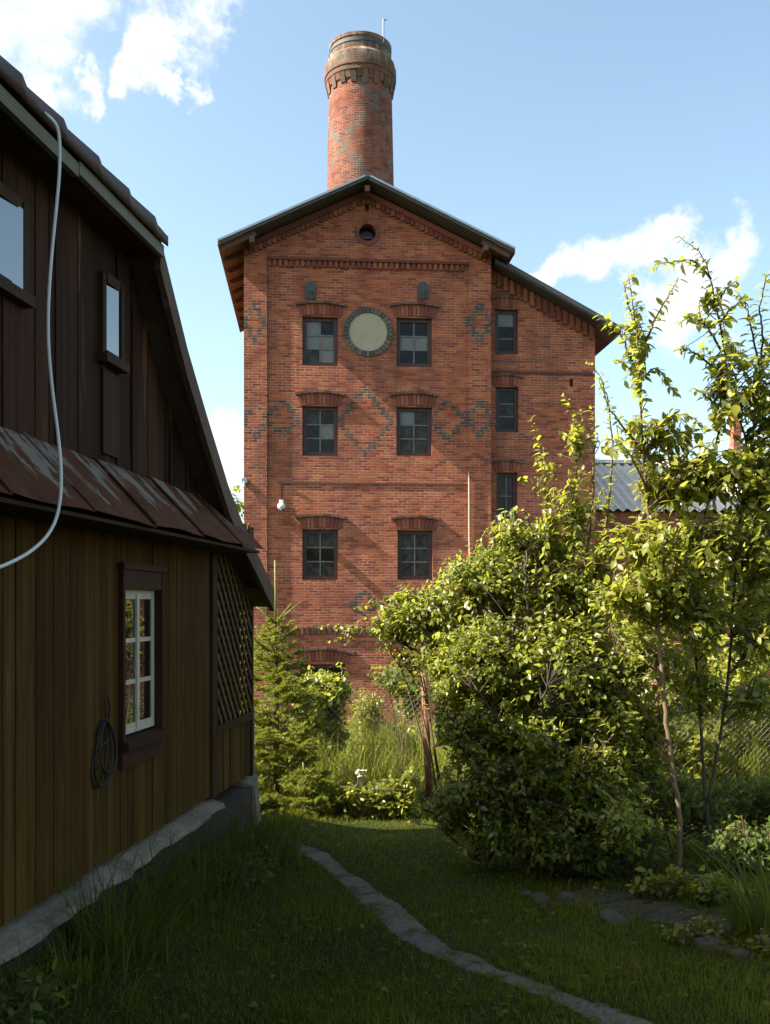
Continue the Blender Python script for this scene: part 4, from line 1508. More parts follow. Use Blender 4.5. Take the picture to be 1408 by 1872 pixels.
su.hexa([(0.03, u_near - .1, skirt_zb - 0.03), (SKO - 0.03, u_near - .1, skirt_zb - 0.03), (SKO - 0.03, ends - 0.03, skirt_zb - 0.03), (0.03, ends - 0.03, skirt_zb - 0.03),
         (0.03, u_near - .1, skirt_zb - 0.012), (SKO - 0.03, u_near - .1, skirt_zb - 0.012), (SKO - 0.03, ends - 0.03, skirt_zb - 0.012), (0.03, ends - 0.03, skirt_zb - 0.012)])
su.build('skirt_soffit', M['trim'], skirt)

# main roof from its bell-cast profile
full = [(2 * ridge_u - p[0], p[1]) for p in reversed(rake)] + [(ridge_u, ridge_z)] + rake
th = 0.11
mr_ = MB()
pr2 = []
for (u_, z_) in full:
    pr2.append((u_, z_))
HIPD = (ridge_z - hipz) / 0.88
for (a, b) in zip(pr2[:-1], pr2[1:]):
    def xf(p):
        if p[1] > hipz + 1e-6:
            return GO - HIPD * (p[1] - hipz) / (ridge_z - hipz) - 0.05
        return GO
    mr_.hexa([(xf(a), a[0], a[1] - th), (xf(b), b[0], b[1] - th), (-HLEN, b[0], b[1] - th), (-HLEN, a[0], a[1] - th),
              (xf(a), a[0], a[1]), (xf(b), b[0], b[1]), (-HLEN, b[0], b[1]), (-HLEN, a[0], a[1])])
roofh = mr_.build('roof', M['tile'], house)
M['verge_wood'] = wood('verge_boards', (0.05, 0.026, 0.018), (0.08, 0.043, 0.03), (0.14, 0.085, 0.055), 0.4, fade=((0.2, 0.17, 0.13), 0.62, 0.5))
bb_ = MB()
for (a, b) in zip(full[:-1], full[1:]):
    if max(a[1], b[1]) > hipz + 1e-6:
        if bb_.v and a[0] < ridge_u <= b[0] + 1e-6:
            bb_.build('verge_board', M['verge_wood'], roofh); bb_ = MB()
        continue
    bb_.hexa([(GO - 0.025, a[0], a[1] - 0.17), (GO + 0.012, a[0], a[1] - 0.17), (GO + 0.012, b[0], b[1] - 0.17), (GO - 0.025, b[0], b[1] - 0.17),
              (GO - 0.025, a[0], a[1] + .006), (GO + 0.012, a[0], a[1] + .006), (GO + 0.012, b[0], b[1] + .006), (GO - 0.025, b[0], b[1] + .006)])
bb_.build('verge_board', M['verge_wood'], roofh)
# boarded underside at the far eave
ub = MB()
n = 9
for i in range(n):
    t0, t1 = i / n, (i + 0.93) / n
    x0_, x1_ = GO - 0.03 - 0.16 * i, GO - 0.03 - 0.16 * i - 0.15
    a, b = (u_far - 0.2, rake_z(u_far - 0.2) - th - 0.012), (rake[-1][0], rake[-1][1] - th - 0.012)
    ub.hexa([(x0_, a[0], a[1] - .014), (x0_, b[0], b[1] - .014), (x1_, b[0], b[1] - .014), (x1_, a[0], a[1] - .014),
             (x0_, a[0], a[1]), (x0_, b[0], b[1]), (x1_, b[0], b[1]), (x1_, a[0], a[1])])
ub.build('eave_boards', M['soffit'], roofh)
# half-hip: pantiles whose raised edges make the scalloped outline, grey fascia below
hu0, hu1 = 2 * ridge_u - rake[0][0], rake[0][0]
tile_w = 0.36
seam0 = hp(170, 292, GO)[0]
nu = 400
uu_ = np.linspace(hu0 - 0.03, hu1 + 0.01, nu)
ph = np.mod((uu_ - seam0) / tile_w, 1.0)
wave = 0.085 * (0.35 + 0.65 * np.where(ph < 0.86, (1 - ph / 0.86) ** 0 * (0.18 * np.cos(ph / 0.86 * math.pi) ** 2 + 0.55 * (ph / 0.86) ** 2.2), 0.73 * (1 - (ph - 0.86) / 0.14)))
rows = 12
V = []
for j in range(rows):
    t = j / (rows - 1)
    for u_, w_ in zip(uu_, wave):
        uc = ridge_u + (u_ - ridge_u) * (1 - t)
        V.append((GO + 0.055 - (HIPD + 0.055) * t, uc, hipz + (ridge_z - hipz) * t + w_ - 0.02))
nv = len(V)
V += [(a, b, (hipz - 0.045 if i_ < nu else c_ - 0.10)) for i_, (a, b, c_) in enumerate(V)]
ii = np.arange(nv).reshape(rows, nu)
top = np.stack([ii[:-1, :-1], ii[:-1, 1:], ii[1:, 1:], ii[1:, :-1]], -1).reshape(-1, 4)
frt = np.stack([ii[0, :-1], ii[0, :-1] + nv, ii[0, 1:] + nv, ii[0, 1:]], -1)
np_mesh('hip_tiles', np.array(V), [np.concatenate([top, top[:, ::-1] + nv, frt])], M['tile'], roofh)
fs = MB()
r = np.random.default_rng(3)
e_ = [hu0, ridge_u - 0.7, hp(132, 290, GO)[0], hu1]
for a, b in zip(e_[:-1], e_[1:]):
    dz = r.normal(0, 0.006)
    fs.box(GO + 0.005, GO + 0.035, a + 0.004, b - 0.004, hipz - 0.110 + dz, hipz - 0.046 + dz)
fs.build('fascia', M['fascia'], roofh)
so_ = MB(); so_.box(-0.02, GO, hu0, hu1, hipz - 0.10, hipz - 0.07)
so_.build('hip_soffit', M['trim'], roofh)

# hanging white cable, black cable coil on the wall
wc = MB()
cpts = [(60, 195, 0.10), (78, 203, 0.22), (96, 218, 0.29), (106, 232, 0.31), (110, 262, 0.31), (109, 320, 0.31), (101, 400, 0.31), (93, 480, 0.31), (88, 560, 0.31), (88, 630, 0.32), (95, 710, 0.33), (106, 790, 0.36), (112, 850, 0.39),
        (112, 905, 0.40), (104, 950, 0.40), (85, 984, 0.40), (50, 1014, 0.40), (0, 1038, 0.40), (-60, 1055, 0.40), (-140, 1062, 0.3), (-190, 1060, 0.02)]
loc = [(o_, *hp(px, py, o_)) for px, py, o_ in cpts]
pp_ = np.array(loc); t = np.linspace(0, 1, len(pp_)); ts = np.linspace(0, 1, 90)
pp_ = np.stack([np.interp(ts, t, pp_[:, i]) for i in range(3)], -1)
for _ in range(4):
    pp_[1:-1] = (pp_[:-2] + 2 * pp_[1:-1] + pp_[2:]) / 4
wc0 = empty('white_cable', HO + HNX * pp_[0][0] + HUY * pp_[0][1] + Vector((0, 0, pp_[0][2])), -HTH)
tag(wc0, 'loose white cable hanging from the half-hip eave down the front of the wooden house', 'cable')
wc.tube([Vector(p - pp_[0]) for p in pp_], 0.0068, 8)
wc.build('cord', M['cable_white'], wc0, smooth=True)
cu, czc = hp(183, 1318)
coil = empty('cable_coil', HO + HUY * cu + Vector((0, 0, czc)), -HTH)
tag(coil, 'black cable coil hung on a nail left of the white-sashed window', 'cable')
cc_ = MB()
r = np.random.default_rng(9)
bot = czc - hp(183, 1440)[1]
for k_ in range(5):
    pts = []
    l = bot * r.uniform(0.78, 1.0); w_ = r.uniform(0.05, 0.085); ph0 = r.normal(0, 0.02)
    for a in np.linspace(0, 2 * math.pi, 30):
        pts.append((0.014 + 0.006 * k_ + 0.01 * math.sin(a), math.sin(a) * w_ * (1 - 0.35 * math.cos(a)) + ph0 * (1 - math.cos(a)), -l / 2 + math.cos(a) * l / 2))
    cc_.tube(pts, 0.0045, 6, cap=False)
cc_.tube([(0.03, 0.0, -0.02), (0.025, 0.035, 0.06), (0.02, 0.01, 0.10), (0.02, 0.05, 0.13), (0.02, 0.08, 0.07), (0.015, 0.07, -0.01)], 0.0045, 6)
cc_.tube([(0.03, 0.06, -0.1), (0.035, -0.05, -0.12), (0.03, -0.09, -0.15)], 0.0045, 6)
cc_.build('cord', M['cable_black'], coil, smooth=True)
nl = MB(); nl.tube([(-0.01, 0, 0.005), (0.06, 0, 0.012)], 0.004, 6); nl.build('nail', M['rust'], coil)

# ------------------------------------------------------------------ chain-link fence
FA, FBp = Vector((-2.1, 10.1, 0)), Vector((6.2, 10.75, 0))
fdir = (FBp - FA).normalized()
flen = (FBp - FA).length
fence = empty('chain_link_fence', (FA.x, FA.y, float(ground_z(FA.x, FA.y))), math.atan2(fdir.y, fdir.x))
tag(fence, 'chain-link fence with round rusty posts running behind the shrubs at the garden edge', 'fence')
fz0 = float(ground_z(FA.x, FA.y))
px_post = at(781, 1300, 10.3).x
t_post = (px_post - FA.x) / fdir.x
for k_ in range(-1, 3):
    tt = t_post + k_ * 2.55
    if not 0 <= tt <= flen:
        continue
    w_ = FA + fdir * tt
    gz = float(ground_z(w_.x, w_.y)) - fz0
    zt = at(781, 1226, 10.3).z - fz0
    mb = MB(); mb.tube([(tt + 0.03, 0.03, gz - 0.1), (tt, 0.03, gz + 0.6), (tt - 0.03, 0.035, zt)], [0.042, 0.040, 0.036], 12)
    for hk in (0.35, 0.8, 1.2):
        mb.tube([(tt - 0.06, 0.0, gz + hk), (tt + 0.05, 0.0, gz + hk)], 0.007, 6)
    mb.build('post', M['rust'], fence, smooth=True)
ms_ = MB()
fh0, fh1 = 0.02, 1.12
for s_ in (1, -1):
    x = -1.2
    while x < flen + 1.2:
        x0_, x1_ = x, x + s_ * (fh1 - fh0)
        z0_, z1_ = fh0, fh1
        lo, hi = min(x0_, x1_), max(x0_, x1_)
        if lo >= 0 and hi <= flen:
            ms_.tube([(x0_, 0.003 * s_, z0_), (x1_, 0.003 * s_, z1_)], 0.0016, 3, cap=False)
        x += 0.066
for zz in (fh0, 0.6, fh1):
    ms_.tube([(0, 0, zz), (flen, 0, zz)], 0.002, 4)
ms_.build('wire_mesh', M['wire'], fence)

# ------------------------------------------------------------------ lawn blades


def scatter(n, x0, x1, y0, y1, r):
    return r.uniform(x0, x1, n), r.uniform(y0, y1, n)


r = np.random.default_rng(31)
n = 270000
yy = 2.6 + (10.0 - 2.6) * r.uniform(0, 1, n) ** 1.15
xx = r.uniform(-0.62, 0.62, n) * (yy + 1.2)
hx = ((xx - HO.x) * HNX.x + (yy - HO.y) * HNX.y)
ok = (hx > 0.12) & (~inside(soil_poly, xx, yy) | (r.uniform(0, 1, n) < 0.25))
wob = np.abs(r.normal(0, 0.075, n)) + 0.03 * (1 + np.sin(xx * 6.1 + np.sin(yy * 4.7)))
deep = inside(path_poly, xx + wob, yy) & inside(path_poly, xx - wob, yy)
pn_ = np.sin(xx * 11 + 2.3 * np.sin(yy * 6.3)) * np.sin(yy * 9.7 + xx * 4.1) + 0.6 * np.sin(xx * 23 + 3 * np.sin(yy * 15))
gaps = np.zeros(n, bool)
for gx, gy_, gr in ((808, 1752, 0.11), (905, 1784, 0.07), (1045, 1838, 0.12), (640, 1625, 0.07)):
    q_ = on_ground(gx, gy_)
    gaps |= np.hypot(xx - q_.x, (yy - q_.y)) < gr * (1 + 0.3 * np.sin(xx * 31) * np.sin(yy * 27))
deep &= ~gaps & (pn_ < 0.7)
onp = inside(path_poly, xx, yy)
ok &= (~onp) | ((~deep) & (r.uniform(0, 1, n) < 0.85)) | (r.uniform(0, 1, n) < 0.02)
dens = 0.55 + 0.45 * np.sin(xx * 3.1 + 1.7 * np.sin(yy * 2.3)) * np.sin(yy * 2.7 + xx)
ok &= r.uniform(0, 1, n) < 0.45 + 0.6 * dens
xx, yy = xx[ok], yy[ok]
P = np.stack([xx, yy, ground_z(xx, yy) - 0.004], -1)
H = r.uniform(0.025, 0.065, len(P)) * (1 + 0.5 * (r.uniform(0, 1, len(P)) > 0.95)) * np.where(inside(path_poly, xx, yy), 0.6, 1)
X_, Y_ = P[:, 0], P[:, 1]
patch = np.sin(X_ * 2.3 + 1.9 * np.sin(Y_ * 1.7)) * np.sin(Y_ * 2.1 + X_ * 1.1) + 0.5 * np.sin(X_ * 7.3 + 2 * np.sin(Y_ * 5.1)) * np.sin(Y_ * 6.7)
H = H * (1 + 0.35 * np.clip(patch, -0.8, 1.2))
V, fc, at_ = blades(P, H, r.uniform(0.0028, 0.0055, len(P)), r.uniform(0.2, 0.9, len(P)), np.clip(r.uniform(-0.1, 0.8, len(P)) + 0.22 * patch + (r.uniform(0, 1, len(P)) > 0.94) * 0.6, 0, 1.1), r, 2)
o = np_mesh('lawn_grass', V, fc, M['grass'], None, at_)
tag(o, 'mown lawn grass either side of the dirt path', 'grass', kind='stuff')

# clover and broad weeds growing through the lawn
n = 9000
yy = 2.8 + 6.2 * r.uniform(0, 1, n) ** 1.1; xx = r.uniform(-0.5, 0.6, n) * (yy + 0.8)
pt = np.sin(xx * 3.7 + 2.1 * np.sin(yy * 2.9)) * np.sin(yy * 3.3 + xx * 1.7)
ok = (((xx - HO.x) * HNX.x + (yy - HO.y) * HNX.y) > 0.15) & ~inside(path_poly, xx, yy) & (r.uniform(0, 1, n) < 0.25 + 0.9 * np.clip(pt, 0, 1))
xx, yy = xx[ok], yy[ok]; n = len(xx)
P = np.stack([xx, yy, ground_z(xx, yy) + r.uniform(0.015, 0.045, n)], -1)
th_ = r.uniform(0, 6.28, n)
D = np.stack([np.cos(th_), np.sin(th_), r.uniform(-0.1, 0.5, n)], -1)
N = np.stack([r.normal(0, 0.35, n), r.normal(0, 0.35, n), np.ones(n)], -1)
L = r.uniform(0.018, 0.05, n)
o = leaf_mesh('lawn_clover', P, D, N, L, L * r.uniform(0.4, 0.9, n), r.uniform(0, 1, n), M['grass'], None)
tag(o, 'clover and broad-leaved weeds scattered through the lawn', 'clover', kind='stuff')

# rough tall grass beyond the fence
r = np.random.default_rng(33)
n = 26000
yy = 10.5 + 11 * r.uniform(0, 1, n) ** 1.5; xx = r.uniform(-0.42, 0.55, n) * yy
P = np.stack([xx, yy, ground_z(xx, yy) - 0.01], -1)
clump = 0.6 + 0.4 * np.sin(xx * 1.9 + 2 * np.sin(yy * 1.1))
H = r.uniform(0.45, 1.15, n) * (0.55 + 0.5 * clump)
V, fc, at_ = blades(P, H, r.uniform(0.006, 0.014, n), r.uniform(0.1, 0.7, n), np.clip(r.normal(0.5, 0.25, n), 0, 1), r, 3)
o = np_mesh('tall_grass', V, fc, M['straw'], None, at_)
tag(o, 'tall pale unmown grass behind the chain-link fence', 'grass', kind='stuff')


def blade_clump(name, base, n, hmin, hmax, w, spread, lean, label, cat, seed, mat='iris', group=None, dirn=None):
    r = np.random.default_rng(seed)
    root = empty(name, base); tag(root, label, cat, group)
    a = r.uniform(0, 2 * np.pi, n); q = spread * np.sqrt(r.uniform(0, 1, n))
    P = np.stack([np.cos(a) * q, np.sin(a) * q, np.zeros(n) - 0.02], -1)
    P[:, 2] += ground_z(P[:, 0] + base[0], P[:, 1] + base[1]) - base[2]
    H = r.uniform(hmin, hmax, n)
    d = a + r.normal(0, 0.6, n)
    if dirn is not None:
        d = dirn + r.normal(0, 0.9, n)
    V, fc, at_ = blades(P, H, w * r.uniform(0.6, 1.2, n), lean * r.uniform(0.2, 1.6, n), r.uniform(0, 1, n), r, 5, d)
    np_mesh('leaves', V, fc, M[mat], root, at_)
    return root


def gp(x, y):
    return Vector((x, y, float(ground_z(x, y))))


def by_wall(u, off):
    p = HO + HUY * u + HNX * off
    return gp(p.x, p.y)


blade_clump('iris_clump', by_wall(7.0, 0.42), 110, 0.28, 0.55, 0.020, 0.30, 0.55, 'sword-leaved iris clump by the far corner of the wooden house', 'plant', 1, dirn=0.3)
blade_clump('iris_clump', by_wall(5.85, 0.36), 90, 0.18, 0.40, 0.014, 0.30, 0.8, 'dark drooping grassy clump below the wall between the house corner and the window', 'plant', 2)
blade_clump('iris_clump', by_wall(4.75, 0.32), 90, 0.22, 0.58, 0.013, 0.24, 0.7, 'thin-leaved clump with tall blades crossing the concrete ledge of the wooden house', 'plant', 3)
blade_clump('iris_clump', by_wall(4.15, 0.42), 70, 0.12, 0.30, 0.012, 0.26, 0.9, 'low floppy-leaved clump at the bottom left of the lawn', 'plant', 4)
for k_, (px, py, n_, h0, h1, lab) in enumerate(((215, 1730, 150, 0.22, 0.48, 'dense dark grass clump in front of the plinth, nearest the viewer on the left'), (290, 1650, 150, 0.22, 0.50, 'dense dark leaf clump in front of the plinth, below the black cable coil'),
                                      (375, 1590, 130, 0.18, 0.42, 'dense dark leaf clump in front of the plinth, below the corner post'), (170, 1640, 60, 0.30, 0.62, 'few tall thin blades standing against the concrete ledge left of the cable coil'))):
    blade_clump('iris_clump', on_ground(px, py), n_, h0, h1, 0.013, 0.28, 0.75, lab, 'plant', 60 + k_)
for k_ in range(11):
    u_ = 3.7 + 0.36 * k_
    blade_clump('grass_clump', by_wall(u_, 0.16 + 0.05 * (k_ % 3)), 85, 0.10, 0.26 + 0.04 * (k_ % 2), 0.009, 0.2, 0.8, 'rough dark grass tuft growing against the stone plinth of the wooden house', 'grass tuft', 130 + k_, 'grass', 'grass tufts along the plinth')
blade_clump('daylily_clump', on_ground(1425, 1700), 130, 0.35, 0.68, 0.022, 0.26, 0.75, 'arching strap-leaved daylily clump at the right edge of the lawn', 'plant', 5)

# ------------------------------------------------------------------ spruces


def spruce(base, height, width, seed, label, leader=0.3, nwh=11, tone=0.0):
    r = np.random.default_rng(seed)
    root = empty('spruce_tree', base); tag(root, label, 'tree')
    w = MB()
    w.tube([(0, 0, -0.05), (0.01, 0, height * 0.5), (0.0, 0.01, height - leader), (-0.01, 0, height)], [0.03 * height / 2, 0.02 * height / 2, 0.007, 0.004], 7)
    P, D, N, L, R = [], [], [], [], []

    def brush(a, b, nl=0.030, dens=420, tn=0.0):
        a, b = np.array(a), np.array(b)
        ln = np.linalg.norm(b - a)
        d = (b - a) / ln
        k = max(6, int(ln * dens))
        t = r.uniform(0, 1, k)
        side = r.normal(0, 1, (k, 3)); side -= d * (side @ d)[:, None]; side = nrm(side)
        side[:, 2] += 0.25
        for tt, s_ in zip(t, side):
            P.append(a + (b - a) * tt); D.append(d * 0.75 + s_ * 0.8); N.append(r.normal(0, 1, 3)); L.append(nl * r.uniform(0.7, 1.2)); R.append(np.clip(r.uniform(0, 0.6) + tn + 0.35 * (tt ** 2), 0, 1))

    zc = 0.06
    for i in range(nwh):
        t = i / (nwh - 1)
        zc = 0.05 + (height - leader - 0.05) * t
        Lb = width * (1 - t) ** 0.8 + 0.06
        nb = int(r.integers(6, 9))
        a0 = r.uniform(0, 6.28)
        for j in range(nb):
            a = a0 + j * 2 * math.pi / nb + r.normal(0, 0.25)
            if r.uniform() < 0.12:
                continue
            lb = Lb * r.uniform(0.55, 1.3)
            up = -0.10 + 0.85 * t ** 1.5
            q = [np.array([0, 0, zc])]
            for s_ in (0.35, 0.7, 1.0):
                q.append(np.array([math.cos(a) * lb * s_, math.sin(a) * lb * s_, zc + lb * (up * s_ - 0.28 * (1 - t) * s_ * (1 - s_) * 2 + 0.10 * s_ * s_)]))
            w.tube([Vector(x_) for x_ in q], [0.008, 0.006, 0.004, 0.002], 4, cap=False)
            for s0, s1 in zip(q[:-1], q[1:]):
                brush(s0 + (s1 - s0) * 0.1, s1, tn=tone)
            nt = max(2, int(lb / 0.045))
            for m_ in range(nt):
                s_ = 0.25 + 0.72 * (m_ + r.uniform(0, 0.6)) / nt
                k = min(2, int(s_ * 3)); f_ = s_ * 3 - k
                p = q[k] + (q[k + 1] - q[k]) * min(1, f_)
                for sg in (1, -1):
                    aa = a + sg * r.uniform(0.6, 1.0)
                    tl = lb * 0.42 * (1.1 - s_) + 0.05
                    e = p + np.array([math.cos(aa) * tl, math.sin(aa) * tl, tl * (up * 0.4 - 0.05 + r.normal(0, 0.12))])
                    w.tube([Vector(p), Vector(e)], [0.0035, 0.0015], 3, cap=False)
                    brush(p, e, tn=tone + 0.1)
                    # pale tip
    # leader and the upright candle shoots round it
    brush((0, 0, height - leader), (-0.01, 0, height), 0.020, 260, 0.35)
    sh_ = MB()
    sh_.tube([(0, 0, height - leader), (-0.004, 0.002, height - leader * 0.5), (-0.01, 0, height)], [0.013, 0.010, 0.007], 7)
    for j in range(5):
        a = j * 1.256 + 0.4
        b0 = np.array([0, 0, height - leader + 0.01])
        e = b0 + np.array([math.cos(a) * leader * 0.42, math.sin(a) * leader * 0.42, leader * r.uniform(0.2, 0.36)])
        sh_.tube([Vector(b0), Vector(e)], [0.009, 0.005], 6)
        brush(b0, e, 0.022, 420, 0.35)
    w.build('trunk', M['bark'], root, smooth=True)
    sh_.build('leader_shoot', M['shoot'], root, smooth=True)
    n = len(P)
    P, D, N, L = np.array(P), nrm(np.array(D)), np.array(N), np.array(L)[:, None]
    N = nrm(N - D * (N * D).sum(-1, keepdims=True)); S = np.cross(D, N) * 0.0042
    V = np.stack([P - S, P + S, P + D * L], 1).reshape(-1, 3)
    np_mesh('crown', V, [np.arange(3 * n).reshape(n, 3)], M['needle'], root, np.repeat(np.array(R), 3))
    return root


sp = at(515, 1480, 9.95)
sp_top = at(498, 1024, 9.95).z
spz = float(ground_z(sp.x, sp.y))
spruce((sp.x - 0.06, sp.y, spz), sp_top - spz, 0.72, 3, 'young spruce with one tall bare leader shoot beside the house corner', leader=0.66, nwh=19)
s2 = at(556, 1485, 9.3)
spruce((s2.x, s2.y, float(ground_z(s2.x, s2.y))), 0.55, 0.30, 5, 'knee-high spruce seedling in front of the young spruce with the tall leader', leader=0.12, nwh=6)

# ------------------------------------------------------------------ the broad shrub in the middle
A0 = gp(1.15, 7.5)
pl_ = Plant('broad_shrub', A0, 'large dense broad-leaved shrub between the rusty post and the slender trees', 'shrub', seed=41)
for px, py, Z in ((760, 1110, 8.0), (830, 1040, 7.7), (900, 980, 7.9), (960, 1010, 7.5), (1040, 1020, 8.0), (1100, 1100, 7.8), (720, 1160, 8.3), (860, 1250, 6.9), (1000, 1250, 6.8), (940, 1150, 7.2), (1120, 1250, 7.4), (800, 1330, 7.4), (1050, 1420, 6.9), (880, 1420, 6.8)):
    e = np.array(at(px, py, Z)); b = np.array(A0) + pl_.r.normal(0, 0.10, 3) * np.array([2.0, 1.5, 0])
    m1_ = b + (e - b) * 0.4 + np.array([0, 0, 0.22]) * np.linalg.norm(e - b) * 0.6
    m2_ = b + (e - b) * 0.75 + np.array([0, 0, 0.10]) * np.linalg.norm(e - b)
    pl_.stem([b, m1_, m2_, e], 0.022, 0.006, 6, 5, 0.01)
blobs = [blob(800, 1110, 8.0, 110, 70, 0.45), blob(740, 1130, 8.2, 75, 45, 0.35), blob(900, 1060, 7.8, 120, 90, 0.5), blob(960, 985, 7.9, 95, 60, 0.4), blob(1030, 1080, 7.8, 120, 100, 0.5),
         blob(880, 1200, 7.4, 100, 90, 0.5), blob(1010, 1230, 7.3, 130, 110, 0.55), blob(850, 1330, 7.3, 62, 80, 0.4), blob(960, 1370, 7.1, 130, 100, 0.5), blob(1090, 1350, 7.2, 90, 120, 0.5),
         blob(870, 1450, 7.1, 90, 75, 0.4), blob(1000, 1480, 6.95, 140, 65, 0.45), blob(1110, 1460, 7.0, 90, 80, 0.45), blob(900, 1525, 6.9, 80, 35, 0.3), blob(1020, 1545, 6.8, 90, 35, 0.3), blob(820, 1470, 7.3, 45, 60, 0.3), blob(950, 1420, 6.95, 100, 60, 0.3), blob(1060, 1420, 6.9, 90, 70, 0.3), blob(1120, 1330, 7.1, 70, 80, 0.3), blob(900, 1180, 7.5, 130, 60, 0.4), blob(1020, 1150, 7.5, 130, 60, 0.4), blob(1130, 1500, 6.5, 60, 60, 0.3), blob(840, 1270, 7.5, 60, 80, 0.35), blob(1130, 1250, 7.4, 75, 110, 0.4), blob(1165, 1390, 7.4, 70, 90, 0.35), blob(810, 1200, 7.9, 70, 50, 0.35), blob(930, 1290, 7.3, 90, 70, 0.35)]
pl_.sprays(blobs, 3400, 0.28, 0.058, 0.021, 0.54, up=0.12, droop=0.3)
pl_.finish(M['leaf'], M['bark_dark'], fold=0.3)
# turning sprays reaching left, in front of the tower
pl_ = Plant('creeper_spray', gp(0.55, 8.5), 'long yellowing creeper sprays reaching left in front of the brick wall', 'shrub', seed=44)
for pts in ([(790, 1400), (740, 1230), (690, 1155), (620, 1140), (575, 1148)], [(790, 1400), (760, 1240), (710, 1160), (660, 1150), (600, 1172)], [(790, 1400), (770, 1200), (735, 1135), (690, 1128)], [(790, 1400), (775, 1250), (745, 1170), (680, 1190)]):
    q = pl_.stem([np.array(pl_.base)] + [np.array(at(x_, y_, 8.5 + 0.05 * i)) for i, (x_, y_) in enumerate(pts)][1:], 0.009, 0.002, 5, 6, 0.004)
    pl_.leafy(q, 0.5, 0.022, 0.055, 0.6, tone=0.1)
pl_.sprays([blob(700, 1150, 8.6, 40, 22, 0.2), blob(640, 1145, 8.6, 32, 14, 0.15), blob(740, 1190, 8.6, 45, 40, 0.2)], 50, 0.2, 0.05, 0.03, 0.6)
pl_.finish(M['leaf_rust'], M['twig'], 'leaves', 'stems')

# plum suckers standing above the shrub
pl_ = Plant('plum_suckers', gp(1.75, 8.0), 'upright leafy plum suckers rising above the broad shrub before the wing', 'shrub', seed=47)
for pts, Z in (([(1010, 1250), (1004, 1060), (1000, 930), (990, 830), (972, 765)], 7.8), ([(1030, 1200), (1045, 1000), (1055, 860), (1050, 770), (1030, 718)], 7.9),
               ([(1040, 1200), (1075, 1000), (1085, 880), (1088, 780), (1080, 740)], 8.0), ([(1000, 1200), (975, 1000), (960, 930), (925, 935)], 7.6), ([(1050, 1200), (1110, 980), (1105, 880), (1085, 930)], 7.7),
               ([(1060, 1200), (1120, 900), (1118, 760), (1100, 690), (1072, 657)], 7.7)):
    q = pl_.stem([np.array(pl_.base)] + [np.array(at(x_, y_, Z)) for x_, y_ in pts], 0.014, 0.002, 5, 6, 0.006)
    pl_.leafy(q, 0.55, 0.017, 0.068, 0.5)
pl_.sprays([blob(1005, 960, 7.8, 34, 80, 0.22), blob(1050, 930, 7.9, 45, 110, 0.25), blob(990, 860, 7.8, 18, 60, 0.12), blob(1058, 800, 7.9, 24, 60, 0.15), blob(940, 960, 7.6, 40, 24, 0.15), blob(1030, 1050, 7.7, 90, 60, 0.3), blob(1110, 1000, 7.7, 40, 40, 0.2)], 260, 0.2, 0.064, 0.026, 0.5, up=0.5)
pl_.finish(M['leaf_plum'], M['twig'], 'leaves', 'stems')

# ------------------------------------------------------------------ slender trees at the right


def px_poly(pts, Z, Z1=None):
    n = len(pts)
    return [np.array(at(x_, y_, Z + ((Z1 or Z) - Z) * i / max(1, n - 1))) for i, (x_, y_) in enumerate(pts)]


tb = on_ground(1240, 1592)
TZ1 = tb.y
pl_ = Plant('plum_tree', tb, 'slender young plum tree with a curved sunlit trunk, nearer the brick wing', 'tree', seed=51)
pl_.stem([np.array(tb) - [0, 0, 0.05]] + px_poly([(1245, 1500), (1232, 1420), (1218, 1320), (1210, 1230), (1204, 1150), (1196, 1050), (1186, 950), (1178, 850)], TZ1, TZ1 + 0.3), 0.021, 0.011, 8, 5, 0.003)
shoots = [[(1178, 850), (1172, 750), (1169, 650), (1160, 570), (1150, 505)], [(1170, 650), (1195, 590), (1222, 540), (1240, 512)], [(1172, 720), (1150, 640), (1125, 600), (1095, 575)],
          [(1178, 830), (1130, 770), (1110, 740), (1095, 690)], [(1180, 830), (1220, 760), (1255, 755), (1295, 785)], [(1185, 900), (1150, 820), (1110, 800)], [(1186, 930), (1240, 840), (1280, 810), (1300, 830)],
          [(1200, 1060), (1240, 960), (1265, 900)], [(1204, 1140), (1150, 1090), (1110, 1075), (1080, 1085)], [(1204, 1130), (1245, 1060), (1280, 1030)],
          [(1212, 1240), (1170, 1200), (1130, 1195)], [(1216, 1300), (1260, 1250), (1290, 1235)], [(1218, 1330), (1180, 1310), (1140, 1320), (1110, 1345)], [(1168, 620), (1150, 560), (1140, 520), (1158, 505)], [(1172, 690), (1200, 670), (1235, 720)]]
for sh_ in shoots:
    q = pl_.stem(px_poly(sh_, TZ1 + 0.25, TZ1 + 0.25 + pl_.r.uniform(-0.35, 0.35)), 0.010, 0.002, 5, 6, 0.004)
    pl_.leafy(q, 0.08, 0.016, 0.078, 0.52, droop=0.35)
pl_.sprays([blob(1200, 790, TZ1 + .25, 95, 48, 0.3), blob(1195, 880, TZ1 + .35, 40, 75, 0.25), blob(1240, 880, TZ1 + .2, 70, 60, 0.3), blob(1180, 990, TZ1 + .2, 75, 90, 0.35), blob(1150, 1090, TZ1 + .2, 80, 50, 0.3), blob(1235, 1080, TZ1 + .2, 60, 80, 0.3),
            blob(1190, 1200, TZ1 + .45, 80, 60, 0.25), blob(1170, 1310, TZ1 + .45, 90, 60, 0.25), blob(1165, 640, TZ1 + .2, 32, 120, 0.12)], 520, 0.2, 0.080, 0.028, 0.52, up=0.2, droop=0.35)
pl_.finish(M['leaf_plum'], M['bark'])

